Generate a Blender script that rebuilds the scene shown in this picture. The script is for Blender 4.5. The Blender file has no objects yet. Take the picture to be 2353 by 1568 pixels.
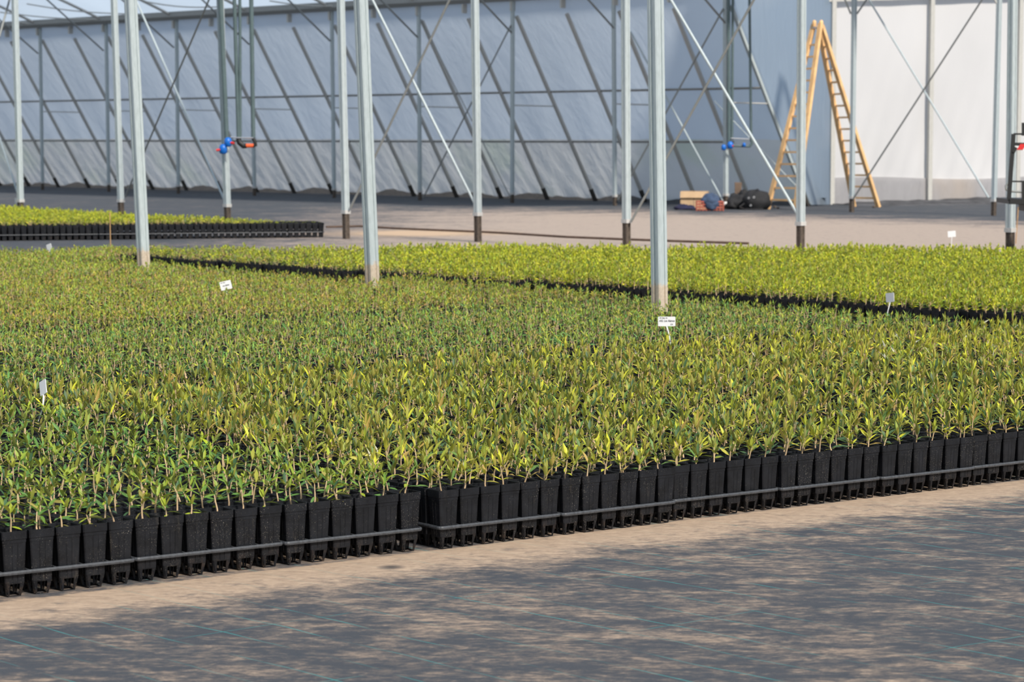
import bpy, math, random
import numpy as np
from mathutils import Vector, Matrix

# ------------------------------------------------------------------ camera, world, sun, exposure
W_PX, H_PX = 2353, 1568
F, CX, CY, YH = 5800.0, 1400.0, 1050.0, 315.0      # focal length and principal point of the view, in pixels
CAM_H = 1.163
PITCH = math.atan((CY - YH) / F)
scene = bpy.context.scene
COL = scene.collection
cam_d = bpy.data.cameras.new('camera')
cam = bpy.data.objects.new('camera', cam_d); COL.objects.link(cam)
cam.location = (0, 0, CAM_H); cam.rotation_euler = (math.pi / 2 - PITCH, 0, 0)
cam_d.sensor_width = 36; cam_d.lens = F / W_PX * 36
cam_d.shift_x = (W_PX / 2 - CX) / W_PX
cam_d.shift_y = (CY - H_PX / 2) / W_PX
cam_d.clip_start = 0.1; cam_d.clip_end = 500
cam_d.dof.use_dof = True; cam_d.dof.focus_distance = 8.6; cam_d.dof.aperture_fstop = 9.0
scene.camera = cam

world = bpy.data.worlds.new('sky'); scene.world = world
world.use_nodes = True
wn = world.node_tree.nodes; wl = world.node_tree.links
bg = wn['Background']
tc = wn.new('ShaderNodeTexCoord'); sx = wn.new('ShaderNodeSeparateXYZ'); rmp = wn.new('ShaderNodeValToRGB')
wl.new(tc.outputs['Generated'], sx.inputs[0]); wl.new(sx.outputs['Z'], rmp.inputs[0]); wl.new(rmp.outputs[0], bg.inputs['Color'])
rmp.color_ramp.elements[0].position = 0.0; rmp.color_ramp.elements[0].color = (0.80, 0.86, 0.92, 1)
rmp.color_ramp.elements[1].position = 0.8; rmp.color_ramp.elements[1].color = (0.50, 0.66, 0.92, 1)
bg.inputs['Strength'].default_value = 0.72

SUN_BEARING, SUN_ELEV = 146.0, 44.0
sd = bpy.data.lights.new('sun', 'SUN'); so = bpy.data.objects.new('sun', sd); COL.objects.link(so)
sd.energy = 4.6; sd.angle = math.radians(7); sd.color = (1.0, 0.93, 0.83)
_b, _e = math.radians(SUN_BEARING), math.radians(SUN_ELEV)
_to = Vector((math.sin(_b) * math.cos(_e), math.cos(_b) * math.cos(_e), math.sin(_e)))
so.rotation_euler = _to.to_track_quat('Z', 'Y').to_euler(); so.location = _to * 30

vs = scene.view_settings
vs.view_transform = 'Standard'; vs.look = 'None'; vs.gamma = 1.0; vs.use_curve_mapping = False
vs.exposure = 0.12
scene.cycles.use_denoising = True
scene.cycles.max_bounces = 6

# ------------------------------------------------------------------ helpers
rng = np.random.default_rng(7); random.seed(7)

def ray(u, v):
    x = (u - CX) / F; y = -(v - CY) / F
    return np.array([x, math.cos(PITCH) + y * math.sin(PITCH), -math.sin(PITCH) + y * math.cos(PITCH)])
def G(u, v, h=0.0):                       # the point at height h seen along a line of sight
    r = ray(u, v); t = (h - CAM_H) / r[2]
    return np.array([r[0] * t, r[1] * t, h])
def D(u, v, y):                           # the point at distance y north
    r = ray(u, v); t = y / r[1]
    return np.array([r[0] * t, y, CAM_H + r[2] * t])
def px(q):
    x, y, z = q[0], q[1], q[2] - CAM_H
    zc = y * math.cos(PITCH) - z * math.sin(PITCH); yc = y * math.sin(PITCH) + z * math.cos(PITCH)
    return CX + F * x / zc, CY - F * yc / zc
def bear(deg):
    b = math.radians(deg); return np.array([math.sin(b), math.cos(b), 0.0])

def nmat(name):
    m = bpy.data.materials.new(name); m.use_nodes = True
    nt = m.node_tree; nt.nodes.clear()
    out = nt.nodes.new('ShaderNodeOutputMaterial')
    return m, nt, out
def principled(nt, color=(.5, .5, .5), rough=.6, metal=0.0, spec=0.5):
    b = nt.nodes.new('ShaderNodeBsdfPrincipled')
    b.inputs['Base Color'].default_value = (*color, 1); b.inputs['Roughness'].default_value = rough
    b.inputs['Metallic'].default_value = metal; b.inputs['Specular IOR Level'].default_value = spec
    return b
def noise(nt, scale, detail=4, rough=.6, vec=None, dist=0.0):
    n = nt.nodes.new('ShaderNodeTexNoise'); n.inputs['Scale'].default_value = scale
    n.inputs['Detail'].default_value = detail; n.inputs['Roughness'].default_value = rough; n.inputs['Distortion'].default_value = dist
    if vec is not None: nt.links.new(vec, n.inputs['Vector'])
    return n.outputs['Fac']
def ramp(nt, fac, stops):
    r = nt.nodes.new('ShaderNodeValToRGB'); cr = r.color_ramp
    while len(cr.elements) < len(stops): cr.elements.new(0.5)
    for e, (p, c) in zip(cr.elements, stops):
        e.position = p; e.color = (c, c, c, 1) if isinstance(c, (int, float)) else (*c, 1)
    nt.links.new(fac, r.inputs[0]); return r.outputs[0]
def mixc(nt, fac, a, b, mode='MIX'):
    n = nt.nodes.new('ShaderNodeMix'); n.data_type = 'RGBA'; n.blend_type = mode
    for s, val in ((n.inputs[0], fac), (n.inputs[6], a), (n.inputs[7], b)):
        if hasattr(val, 'is_linked') or isinstance(val, bpy.types.NodeSocket): nt.links.new(val, s)
        elif isinstance(val, (int, float)): s.default_value = val
        else: s.default_value = (*val, 1)
    return n.outputs[2]
def math_(nt, op, a, b=0.0, c=0.0, clamp=False):
    n = nt.nodes.new('ShaderNodeMath'); n.operation = op; n.use_clamp = clamp
    for s, val in zip(n.inputs, (a, b, c)):
        if isinstance(val, bpy.types.NodeSocket): nt.links.new(val, s)
        else: s.default_value = val
    return n.outputs[0]
def bump(nt, h, strength, dist, bsdf):
    n = nt.nodes.new('ShaderNodeBump'); n.inputs['Strength'].default_value = strength; n.inputs['Distance'].default_value = dist
    nt.links.new(h, n.inputs['Height']); nt.links.new(n.outputs[0], bsdf.inputs['Normal']); return n
def coords(nt, kind='Object'):
    n = nt.nodes.new('ShaderNodeTexCoord'); return n.outputs[kind]
def mapping(nt, vec, rot=(0, 0, 0), scale=(1, 1, 1), loc=(0, 0, 0)):
    n = nt.nodes.new('ShaderNodeMapping'); n.inputs['Rotation'].default_value = rot; n.inputs['Scale'].default_value = scale
    n.inputs['Location'].default_value = loc; nt.links.new(vec, n.inputs['Vector']); return n.outputs[0]

def simple(name, color, rough=.6, metal=0.0, nscale=0, namp=0.15, spec=.5, bumpd=0.0):
    m, nt, out = nmat(name); b = principled(nt, color, rough, metal, spec)
    if nscale:
        co = coords(nt); f = noise(nt, nscale, 4, .6, co)
        lo = tuple(c * (1 - namp) for c in color); hi = tuple(min(1, c * (1 + namp)) for c in color)
        nt.links.new(ramp(nt, f, [(.3, lo), (.7, hi)]), b.inputs['Base Color'])
        if bumpd: bump(nt, f, .5, bumpd, b)
    nt.links.new(b.outputs[0], out.inputs[0]); return m

def dusty_plastic():
    m, nt, out = nmat('black_pot_plastic'); b = principled(nt, (.012, .012, .014), .5, 0, .30)
    geo = nt.nodes.new('ShaderNodeNewGeometry'); pos = geo.outputs['Position']
    f = noise(nt, 420, 2, .5, pos); sp = ramp(nt, f, [(.66, 0.0), (.70, 1.0)])
    st = noise(nt, 60, 3, .6, mapping(nt, pos, scale=(1, 1, .12))); st2 = ramp(nt, st, [(.62, 0.0), (.80, 1.0)])
    big = noise(nt, 9, 2, .5, pos); bigm = ramp(nt, big, [(.42, 0.1), (.68, 1.0)])
    sepz = nt.nodes.new('ShaderNodeSeparateXYZ'); nt.links.new(pos, sepz.inputs[0])
    low = ramp(nt, sepz.outputs['Z'], [(.0, 1.0), (.06, 0.0)])
    base = ramp(nt, noise(nt, 25, 3, .6, pos), [(.3, (.0042, .0047, .0062)), (.75, (.012, .0135, .0175))])
    c1 = mixc(nt, math_(nt, 'MULTIPLY', sp, math_(nt, 'MULTIPLY', bigm, .75)), base, (.34, .31, .26))
    c2 = mixc(nt, math_(nt, 'MULTIPLY', st2, math_(nt, 'MULTIPLY', bigm, .30)), c1, (.20, .17, .13))
    rust = ramp(nt, noise(nt, 50, 4, .6, pos), [(.50, 0.0), (.72, 1.0)])
    c3 = mixc(nt, math_(nt, 'MULTIPLY', math_(nt, 'MULTIPLY', rust, low), .30), c2, (.13, .075, .035))
    nt.links.new(c3, b.inputs['Base Color']); nt.links.new(b.outputs[0], out.inputs[0]); return m

def galvanised(name, color=(.47, .53, .54), rough=.5, metal=.15):
    m, nt, out = nmat(name); b = principled(nt, color, rough, metal)
    co = coords(nt); f = noise(nt, 14, 5, .65, mapping(nt, co, scale=(6, 6, 1)))
    lo = tuple(c * .86 for c in color); hi = tuple(min(1, c * 1.1) for c in color)
    nt.links.new(ramp(nt, f, [(.3, lo), (.7, hi)]), b.inputs['Base Color'])
    nt.links.new(b.outputs[0], out.inputs[0]); return m

def muddy_post():                         # steel with a crust of dried mud low down
    m, nt, out = nmat('muddy_steel'); b = principled(nt, (.47, .53, .54), .5, .1)
    geo = nt.nodes.new('ShaderNodeNewGeometry'); pos = geo.outputs['Position']
    sp = nt.nodes.new('ShaderNodeSeparateXYZ'); nt.links.new(pos, sp.inputs[0])
    n1 = noise(nt, 22, 4, .6, pos)
    z = math_(nt, 'ADD', sp.outputs['Z'], math_(nt, 'MULTIPLY', n1, .12))
    msk = ramp(nt, z, [(.375, 1.0), (.40, 0.0)])
    steel = ramp(nt, noise(nt, 14, 5, .65, mapping(nt, pos, scale=(6, 6, 1))), [(.3, (.40, .455, .465)), (.7, (.51, .575, .59))])
    mud = ramp(nt, noise(nt, 60, 4, .6, pos), [(.3, (.46, .38, .29)), (.7, (.60, .51, .41))])
    nt.links.new(mixc(nt, msk, steel, mud), b.inputs['Base Color'])
    nt.links.new(ramp(nt, msk, [(0, .5), (1, .95)]), b.inputs['Roughness'])
    nt.links.new(b.outputs[0], out.inputs[0]); return m

def film(name, color, trans=.45, wr=.012, wscale=1.6, blotch=None):
    m, nt, out = nmat(name)
    co = coords(nt)
    f = noise(nt, .35, 3, .5, co); lo = tuple(c * .93 for c in color); hi = tuple(min(1, c * 1.05) for c in color)
    colr = ramp(nt, f, [(.3, lo), (.7, hi)])
    if blotch:
        g = ramp(nt, noise(nt, .55, 3, .5, co), [(.52, 0.0), (.68, .7)]); colr = mixc(nt, g, colr, blotch)
    d = principled(nt, color, .38, 0, .35); t = nt.nodes.new('ShaderNodeBsdfTranslucent')
    nt.links.new(colr, d.inputs['Base Color']); nt.links.new(colr, t.inputs['Color'])
    w1 = noise(nt, wscale, 5, .55, mapping(nt, co, rot=(0.5, 0.4, 0.3), scale=(3.5, 3.5, .7)), .4)
    bp = bump(nt, w1, .9, wr, d); nt.links.new(bp.outputs[0], t.inputs['Normal'])
    mx = nt.nodes.new('ShaderNodeMixShader'); mx.inputs[0].default_value = trans
    nt.links.new(d.outputs[0], mx.inputs[1]); nt.links.new(t.outputs[0], mx.inputs[2]); nt.links.new(mx.outputs[0], out.inputs[0])
    return m

def leaf_mat():
    m, nt, out = nmat('leaf'); b = principled(nt, (.2, .3, .05), .5, 0, .35)
    at = nt.nodes.new('ShaderNodeAttribute'); at.attribute_name = 'tint'
    geo = nt.nodes.new('ShaderNodeNewGeometry')
    under = mixc(nt, .45, at.outputs['Color'], (.52, .44, .13))
    c = mixc(nt, math_(nt, 'MULTIPLY', geo.outputs['Backfacing'], 1.0), at.outputs['Color'], under)
    nt.links.new(c, b.inputs['Base Color'])
    t = nt.nodes.new('ShaderNodeBsdfTranslucent'); nt.links.new(mixc(nt, .35, at.outputs['Color'], (.55, .60, .06)), t.inputs['Color'])
    mx = nt.nodes.new('ShaderNodeMixShader'); mx.inputs[0].default_value = .24
    nt.links.new(b.outputs[0], mx.inputs[1]); nt.links.new(t.outputs[0], mx.inputs[2]); nt.links.new(mx.outputs[0], out.inputs[0])
    return m

def attr_mat(name, rough=.8):
    m, nt, out = nmat(name); b = principled(nt, (.5, .4, .3), rough)
    at = nt.nodes.new('ShaderNodeAttribute'); at.attribute_name = 'tint'
    nt.links.new(at.outputs['Color'], b.inputs['Base Color']); nt.links.new(b.outputs[0], out.inputs[0]); return m

def soil_mat():
    m, nt, out = nmat('potting_soil'); b = principled(nt, (.03, .02, .012), .95, 0, .2)
    geo = nt.nodes.new('ShaderNodeNewGeometry'); f = noise(nt, 260, 4, .7, geo.outputs['Position'])
    nt.links.new(ramp(nt, f, [(.35, (.020, .013, .009)), (.55, (.085, .050, .026)), (.72, (.30, .18, .085))]), b.inputs['Base Color'])
    bump(nt, f, .8, .004, b); nt.links.new(b.outputs[0], out.inputs[0]); return m

def ground_mat():
    m, nt, out = nmat('weed_mat_with_sand'); b = principled(nt, (.1, .1, .1), .85, 0, .25)
    geo = nt.nodes.new('ShaderNodeNewGeometry'); pos = geo.outputs['Position']
    # frame of the tray rows: X along the rows, Y towards the back of the bed
    c0 = G(1011, 1266)
    vm = nt.nodes.new('ShaderNodeVectorMath'); vm.operation = 'SUBTRACT'; vm.inputs[1].default_value = tuple(c0); nt.links.new(pos, vm.inputs[0])
    def dotc(v):
        n = nt.nodes.new('ShaderNodeVectorMath'); n.operation = 'DOT_PRODUCT'; n.inputs[1].default_value = tuple(v)
        nt.links.new(vm.outputs[0], n.inputs[0]); return n.outputs['Value']
    S = bear(52.2); T = bear(322.2)
    t = dotc(T); s = dotc(S)
    # woven black mat
    weave = noise(nt, 500, 1, .5, pos)
    matc = ramp(nt, weave, [(.3, (.032, .038, .047)), (.7, (.072, .083, .098))])
    # sand blown over it
    stre = mapping(nt, pos, rot=(0, 0, .25), scale=(.55, 1, 1)); n1 = noise(nt, 7.5, 10, .78, stre, .2); n2 = noise(nt, 1.1, 3, .5, pos); n3 = noise(nt, 38, 6, .75, stre)
    amt = math_(nt, 'ADD', math_(nt, 'MULTIPLY', n1, .95), math_(nt, 'ADD', math_(nt, 'MULTIPLY', n2, .30), math_(nt, 'MULTIPLY_ADD', n3, .50, -.21)))
    strip = ramp(nt, math_(nt, 'MULTIPLY_ADD', n2, .25, math_(nt, 'MULTIPLY', t, -.8)), [(.20, .40), (.44, 0.0)])    # sand bank along the row
    behind = ramp(nt, math_(nt, 'MULTIPLY', t, 1.0), [(.0, 0.0), (.02, 1.0)])
    strip = math_(nt, 'MULTIPLY', strip, math_(nt, 'SUBTRACT', 1.0, math_(nt, 'MULTIPLY', behind, .75)))
    # far field: pinkish dust thick in the middle walk, thin beside the wall and on the left
    sp = nt.nodes.new('ShaderNodeSeparateXYZ'); nt.links.new(pos, sp.inputs[0])
    far = ramp(nt, math_(nt, 'MULTIPLY', sp.outputs['Y'], .01), [(.16, 0.0), (.20, 1.0)])
    wd = nt.nodes.new('ShaderNodeVectorMath'); wd.operation = 'DOT_PRODUCT'; wd.inputs[1].default_value = tuple(bear(45.45)); nt.links.new(pos, wd.inputs[0])
    wdist = math_(nt, 'SUBTRACT', float(G(98, 437) @ bear(45.45)), wd.outputs['Value'])     # metres in front of the wall posts
    midf = ramp(nt, math_(nt, 'MULTIPLY', math_(nt, 'ADD', wdist, math_(nt, 'MULTIPLY', n2, 1.5)), .05), [(.06, -.0), (.30, 1.0)])
    xm = ramp(nt, math_(nt, 'MULTIPLY_ADD', sp.outputs['X'], .05, .5), [(.22, .05), (.52, 1.0)])
    fard = math_(nt, 'MULTIPLY', math_(nt, 'MULTIPLY', far, midf), xm)
    a2 = math_(nt, 'ADD', math_(nt, 'ADD', amt, strip), math_(nt, 'MULTIPLY', fard, .32))
    a2 = math_(nt, 'SUBTRACT', a2, math_(nt, 'MULTIPLY', math_(nt, 'SUBTRACT', far, fard), .20))
    sand_f = ramp(nt, a2, [(.62, .03), (.70, .18), (.80, .55), (.93, .95)])
    fleck = ramp(nt, noise(nt, 16, 7, .66, stre, .5), [(.60, 0.0), (.66, .85)])
    damp = ramp(nt, noise(nt, 9, 6, .65, mapping(nt, pos, loc=(7, 3, 0)), .3), [(.58, 0.0), (.70, .8)])
    sand_f = math_(nt, 'MAXIMUM', sand_f, math_(nt, 'MULTIPLY', fleck, math_(nt, 'ADD', sand_f, .25), clamp=True))
    sand_f = math_(nt, 'MULTIPLY', sand_f, math_(nt, 'SUBTRACT', 1.0, math_(nt, 'MULTIPLY', damp, .7)))
    sand = ramp(nt, n3, [(.3, (.35, .25, .175)), (.7, (.58, .43, .30))])
    sand = mixc(nt, math_(nt, 'MULTIPLY', far, .5), sand, (.40, .34, .31))
    # orange sand patch near the end of the far bed
    pc = G(930, 536)
    dv = nt.nodes.new('ShaderNodeVectorMath'); dv.operation = 'DISTANCE'; dv.inputs[1].default_value = (pc[0], pc[1], 0)
    nt.links.new(mapping(nt, pos, scale=(1, 1, 1)), dv.inputs[0])
    patch = ramp(nt, math_(nt, 'MULTIPLY', math_(nt, 'ADD', dv.outputs['Value'], math_(nt, 'MULTIPLY', n2, 1.2)), .2), [(.24, 1.0), (.42, 0.0)])
    sand = mixc(nt, patch, sand, (.60, .42, .27))
    sand_f = math_(nt, 'MAXIMUM', sand_f, math_(nt, 'MULTIPLY', patch, .9))
    col = mixc(nt, sand_f, matc, sand)
    # damp footprints
    vo = nt.nodes.new('ShaderNodeTexVoronoi'); vo.inputs['Scale'].default_value = 1.9; nt.links.new(mapping(nt, pos, rot=(0, 0, .5), scale=(1.0, 1.0, 1)), vo.inputs['Vector'])
    fp = ramp(nt, vo.outputs['Distance'], [(.085, .9), (.12, 0.0)])
    fpm = ramp(nt, noise(nt, .9, 2, .5, pos), [(.42, 0.0), (.50, 1.0)])
    near = ramp(nt, math_(nt, 'MULTIPLY', sp.outputs['Y'], .1), [(.70, 1.0), (.85, 0.0)])
    col = mixc(nt, math_(nt, 'MULTIPLY', math_(nt, 'MULTIPLY', fp, fpm), near), col, (.035, .038, .045))
    # teal marker threads
    def threads(bdeg, pitch, off, width, lo, hi, wob):
        nn = bear(bdeg + 90)
        q = nt.nodes.new('ShaderNodeVectorMath'); q.operation = 'DOT_PRODUCT'; q.inputs[1].default_value = tuple(nn); nt.links.new(pos, q.inputs[0])
        w = math_(nt, 'MULTIPLY', noise(nt, 2.2, 2, .5, pos), wob)
        x = math_(nt, 'ADD', math_(nt, 'ADD', q.outputs['Value'], off), w)
        pp = math_(nt, 'PINGPONG', x, pitch / 2)
        ln = ramp(nt, math_(nt, 'DIVIDE', pp, width), [(.45, 1.0), (1.0, 0.0)])
        br = ramp(nt, noise(nt, 2.6, 3, .6, pos), [(lo, 0.0), (hi, 1.0)])
        vis = math_(nt, 'SUBTRACT', 1.0, math_(nt, 'MULTIPLY', sand_f, .75))
        return math_(nt, 'MULTIPLY', math_(nt, 'MULTIPLY', ln, br), vis)
    th = threads(136.5, .138, .045, .0024, .40, .60, .05)
    th2 = threads(50.0, .62, .1, .0024, .48, .60, .06)
    nearth = ramp(nt, math_(nt, 'MULTIPLY', sp.outputs['Y'], .05), [(.60, 1.0), (.9, 0.0)])
    thm = math_(nt, 'MULTIPLY', math_(nt, 'MAXIMUM', th, math_(nt, 'MULTIPLY', th2, .7)), nearth)
    col = mixc(nt, math_(nt, 'MULTIPLY', thm, .80), col, (.05, .36, .34))
    nt.links.new(col, b.inputs['Base Color'])
    hgt = math_(nt, 'ADD', math_(nt, 'MULTIPLY', n1, 1.0), math_(nt, 'MULTIPLY', n3, .35))
    bump(nt, hgt, .6, .02, b)
    nt.links.new(b.outputs[0], out.inputs[0]); return m

M = {}
M['pot'] = dusty_plastic(); M['soil'] = soil_mat(); M['leaf'] = leaf_mat(); M['stem'] = attr_mat('young_bark', .75)
M['band'] = simple('carrier_plastic', (.055, .060, .068), .45, 0, 90, .35, .5)
M['ground'] = ground_mat()
M['steel'] = galvanised('galvanised_steel'); M['mudsteel'] = muddy_post()
M['rod'] = galvanised('rod_steel', (.26, .27, .26), .6, .1); M['rodlight'] = galvanised('pale_rod_steel', (.44, .50, .51), .5, .1)
M['dark'] = simple('tar_paint', (.030, .026, .022), .7, 0, 20, .5); M['darkwood'] = simple('rusty_foot', (.085, .065, .05), .85, 0, 30, .4)
M['collar'] = simple('grey_concrete', (.50, .49, .47), .9, 0, 30, .15)
M['slant'] = galvanised('weathered_tube', (.50, .49, .455), .65, .0); M['gutter'] = galvanised('gutter_steel', (.34, .35, .34), .6, .0)
M['film'] = film('blue_grey_film', (.64, .715, .80), .5, .022)
M['film_low'] = film('grey_lower_film', (.66, .675, .68), .5, .035, 2.2, (.58, .65, .55))
M['film_shaded'] = film('shaded_blue_film', (.50, .60, .70), .72, .03, 2.0, (.62, .68, .74))  # corner film: the dimmer, bluish shade on it is put into the colour
M['film_end'] = film('white_film', (.82, .80, .785), .35, .014, 1.2)
M['film_skirt'] = film('white_skirt_film', (.47, .46, .47), .35, .03, 3.0, (.55, .47, .40))
M['roof'] = film('roof_film', (.52, .60, .68), .80, .006)
M['rail'] = simple('rail_brown_steel', (.25, .24, .22), .7, 0, 8, .2)
M['wood'] = simple('pine_wood', (.78, .48, .22), .6, 0, 6, .18)
M['card'] = simple('cardboard', (.56, .38, .22), .85, 0, 5, .12)
M['carddark'] = simple('brown_carton', (.33, .22, .15), .85, 0, 5, .2)
M['blue_cloth'] = simple('navy_cloth', (.045, .072, .13), .9, 0, 14, .4)
M['navy'] = simple('dark_navy_cloth', (.015, .015, .045), .9, 0, 14, .4)
M['black_cloth'] = simple('black_cloth', (.012, .012, .014), .8, 0, 14, .4)
M['redcrate'] = simple('red_crate_plastic', (.42, .11, .07), .55, 0, 20, .2)
M['white'] = simple('white_plastic', (.80, .80, .80), .45, 0, 20, .05)
M['ink'] = simple('black_ink', (.02, .02, .03), .8)
M['bluevalve'] = simple('blue_valve_plastic', (.005, .14, .55), .4)
M['red'] = simple('red_plastic', (.65, .03, .03), .4); M['orange'] = simple('orange_plastic', (.80, .12, .03), .45)
M['pipe'] = simple('green_grey_pvc', (.085, .125, .13), .45, 0, 10, .1); M['black'] = simple('black_metal', (.018, .018, .018), .5)
M['twig'] = simple('dry_cane', (.45, .27, .12), .8, 0, 30, .2); M['yellowtwig'] = simple('yellow_cane', (.75, .55, .08), .8)
M['hose'] = simple('brown_hose', (.10, .06, .04), .8, 0, 10, .3); M['metal'] = simple('bright_fitting', (.6, .6, .6), .3, .8)

def tag(o, label=None, cat=None, group=None, kind=None):
    for k, val in (('label', label), ('category', cat), ('group', group), ('kind', kind)):
        if val: o[k] = val
    return o
def empty(name, loc=(0, 0, 0), rz=0.0, **kw):
    o = bpy.data.objects.new(name, None); COL.objects.link(o); o.location = loc; o.rotation_euler = (0, 0, rz)
    o.empty_display_size = .05
    return tag(o, **kw)

class MB:
    """collects pieces of one mesh; coordinates are local to the parent"""
    def __init__(s): s.v = []; s.f = []; s.smooth = []
    def add(s, v, f, smooth=False):
        o = len(s.v); s.v += [tuple(map(float, q)) for q in v]; s.f += [tuple(i + o for i in q) for q in f]; s.smooth += [smooth] * len(f)
    def box(s, lo, hi, fr=None):
        x0, y0, z0 = lo; x1, y1, z1 = hi
        v = [(x0, y0, z0), (x1, y0, z0), (x1, y1, z0), (x0, y1, z0), (x0, y0, z1), (x1, y0, z1), (x1, y1, z1), (x0, y1, z1)]
        if fr is not None: v = [fr[0] + fr[1] * a + fr[2] * b + fr[3] * c for a, b, c in v]
        s.add(v, [(0, 3, 2, 1), (4, 5, 6, 7), (0, 1, 5, 4), (1, 2, 6, 5), (2, 3, 7, 6), (3, 0, 4, 7)])
    def bar(s, a, b, w, h=None, up=(0, 0, 1), taper=1.0):
        a = np.array(a, float); b = np.array(b, float); h = h or w; d = b - a; L = np.linalg.norm(d); d /= L
        up = np.array(up, float)
        if abs(d @ up) > .99: up = np.array([0, 1., 0])
        x = np.cross(d, up); x /= np.linalg.norm(x); y = np.cross(x, d)
        v = []
        for p, k in ((a, 1), (b, taper)):
            for i, j in ((-1, -1), (1, -1), (1, 1), (-1, 1)): v.append(p + x * i * w / 2 * k + y * j * h / 2 * k)
        s.add(v, [(0, 3, 2, 1), (4, 5, 6, 7), (0, 1, 5, 4), (1, 2, 6, 5), (2, 3, 7, 6), (3, 0, 4, 7)])
    def tube(s, pts, r, n=8, caps=True):
        pts = [np.array(p, float) for p in pts]; rr = r if hasattr(r, '__len__') else [r] * len(pts)
        rings = []; prev = None
        for i, p in enumerate(pts):
            d = pts[min(i + 1, len(pts) - 1)] - pts[max(i - 1, 0)]; d = d / (np.linalg.norm(d) + 1e-9)
            up = prev if prev is not None else (np.array([0, 0, 1.]) if abs(d[2]) < .9 else np.array([1., 0, 0]))
            x = np.cross(d, up); x /= np.linalg.norm(x); y = np.cross(x, d); prev = y
            rings.append([p + (x * math.cos(a) + y * math.sin(a)) * rr[i] for a in [2 * math.pi * k / n for k in range(n)]])
        v = [q for R_ in rings for q in R_]; f = []
        for i in range(len(pts) - 1):
            for k in range(n): f.append((i * n + k, i * n + (k + 1) % n, (i + 1) * n + (k + 1) % n, (i + 1) * n + k))
        s.add(v, f, True)
        if caps:
            s.add(rings[0], [tuple(range(n))[::-1]]); s.add(rings[-1], [tuple(range(n))])
    def loft(s, rings, smooth=True, cap=True, close=True):
        n = len(rings[0]); v = [q for R_ in rings for q in R_]; f = []
        for i in range(len(rings) - 1):
            for k in range(n if close else n - 1): f.append((i * n + k, i * n + (k + 1) % n, (i + 1) * n + (k + 1) % n, (i + 1) * n + k))
        s.add(v, f, smooth)
        if cap: s.add(rings[0], [tuple(range(n))[::-1]]); s.add(rings[-1], [tuple(range(n))])
    def grid(s, pts, nu, nv, smooth=True):     # pts[i][j]
        v = [pts[i][j] for i in range(nu) for j in range(nv)]
        s.add(v, [(i * nv + j, (i + 1) * nv + j, (i + 1) * nv + j + 1, i * nv + j + 1) for i in range(nu - 1) for j in range(nv - 1)], smooth)
    def mesh(s, name, mat):
        me = bpy.data.meshes.new(name); me.from_pydata(s.v, [], s.f); me.update()
        me.polygons.foreach_set('use_smooth', s.smooth)
        me.materials.append(M[mat] if isinstance(mat, str) else mat); return me
    def build(s, name, mat, parent=None, loc=None, **kw):
        o = bpy.data.objects.new(name, s.mesh(name, mat)); COL.objects.link(o)
        if parent is not None: o.parent = parent
        if loc is not None: o.location = loc
        return tag(o, **kw)
def copy_tree(o, parent=None):
    c = o.copy(); COL.objects.link(c)
    if parent is not None: c.parent = parent
    for ch in o.children: copy_tree(ch, c)
    return c
ONES = 'first second third fourth fifth sixth seventh eighth ninth'.split()
ORD = 'zeroth first second third fourth fifth sixth seventh eighth ninth tenth eleventh twelfth thirteenth fourteenth fifteenth sixteenth seventeenth eighteenth nineteenth twentieth'.split() + ['twenty-' + w for w in ONES] + ['thirtieth'] + ['thirty-' + w for w in ONES] + ['fortieth'] + ['forty-' + w for w in ONES]

# ------------------------------------------------------------------ setting: ground, film walls, roof
WO = G(98, 437); WU = bear(135.45); WN = bear(45.45); BAY = 2.568; HG = 3.58; SLANT = 2.07
def Wp(n, off=0.0, z=0.0): return WO + WU * (BAY * n) + WN * off + np.array([0, 0, z])

g = MB(); g.add([(-70, -15, 0), (70, -15, 0), (70, 120, 0), (-70, 120, 0)], [(0, 1, 2, 3)])
g.build('floor', 'ground', kind='structure', label='black weed mat floor dusted with pale sand and teal threads')

def slant_pt(n, k, out=0.07):
    """a point on the leaning film: k = 0 at the gutter, 1 at the foot"""
    return Wp(n, SLANT * k + out * .7, (HG - .10) * (1 - k)) + WN * out * .3 + np.array([0, 0, out * .5])
def fold(n, k):
    a = 0.025 * math.sin(k * math.pi) * (1 - math.cos(2 * math.pi * (n * 2 + .0))) / 2
    b = .012 * math.sin(n * 21 + k * 14 + 2 * math.sin(n * 3.1)) * max(0, k - .45) * 2
    c = .010 * math.sin(n * 47 - k * 23 + 3 * math.sin(n * 5)) * max(0, k - .6) * 2.5
    return a + b + c
RAIL1, RAIL2 = .435, .690
def side_film(k0, k1, nk, hem):
    n0, n1 = -3.0, 8.0; nn = 420; P_ = []
    for i in range(nn):
        n = n0 + (n1 - n0) * i / (nn - 1); row = []
        for j in range(nk):
            k = k0 + (k1 - k0) * j / (nk - 1)
            if hem:
                ph = (n * 2) % 1.0
                lift = (.016 + .012 * math.sin(n * 7.3)) * (math.sin(math.pi * ph) ** .6)
                k = k0 + (k1 - lift - k0) * j / (nk - 1)
            row.append(slant_pt(n, k, .07 + fold(n, k)))
        P_.append(row)
    b = MB(); b.grid(P_, nn, nk); return b
side_film(-.02, RAIL2, 26, False).build('wall_left', 'film', kind='structure', label='leaning blue grey plastic film wall above the lower rail')
side_film(RAIL2, 1.0, 22, True).build('wall_left_skirt', 'film_low', kind='structure', label='wrinkled grey film along the foot of the leaning wall')
b = MB()
P_ = [[Wp(-3 + 10.9 * i / 60, SLANT + [.10, .22, .5, .8][j], [0.0, .12, .13, .12][j] * (1 + .1 * math.sin(i * 2.1))) for j in range(4)] for i in range(61)]
b.grid(P_, 61, 4); b.build('trim_1', 'dark', kind='structure', label='black mat edge turned up under the film wall')

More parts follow.
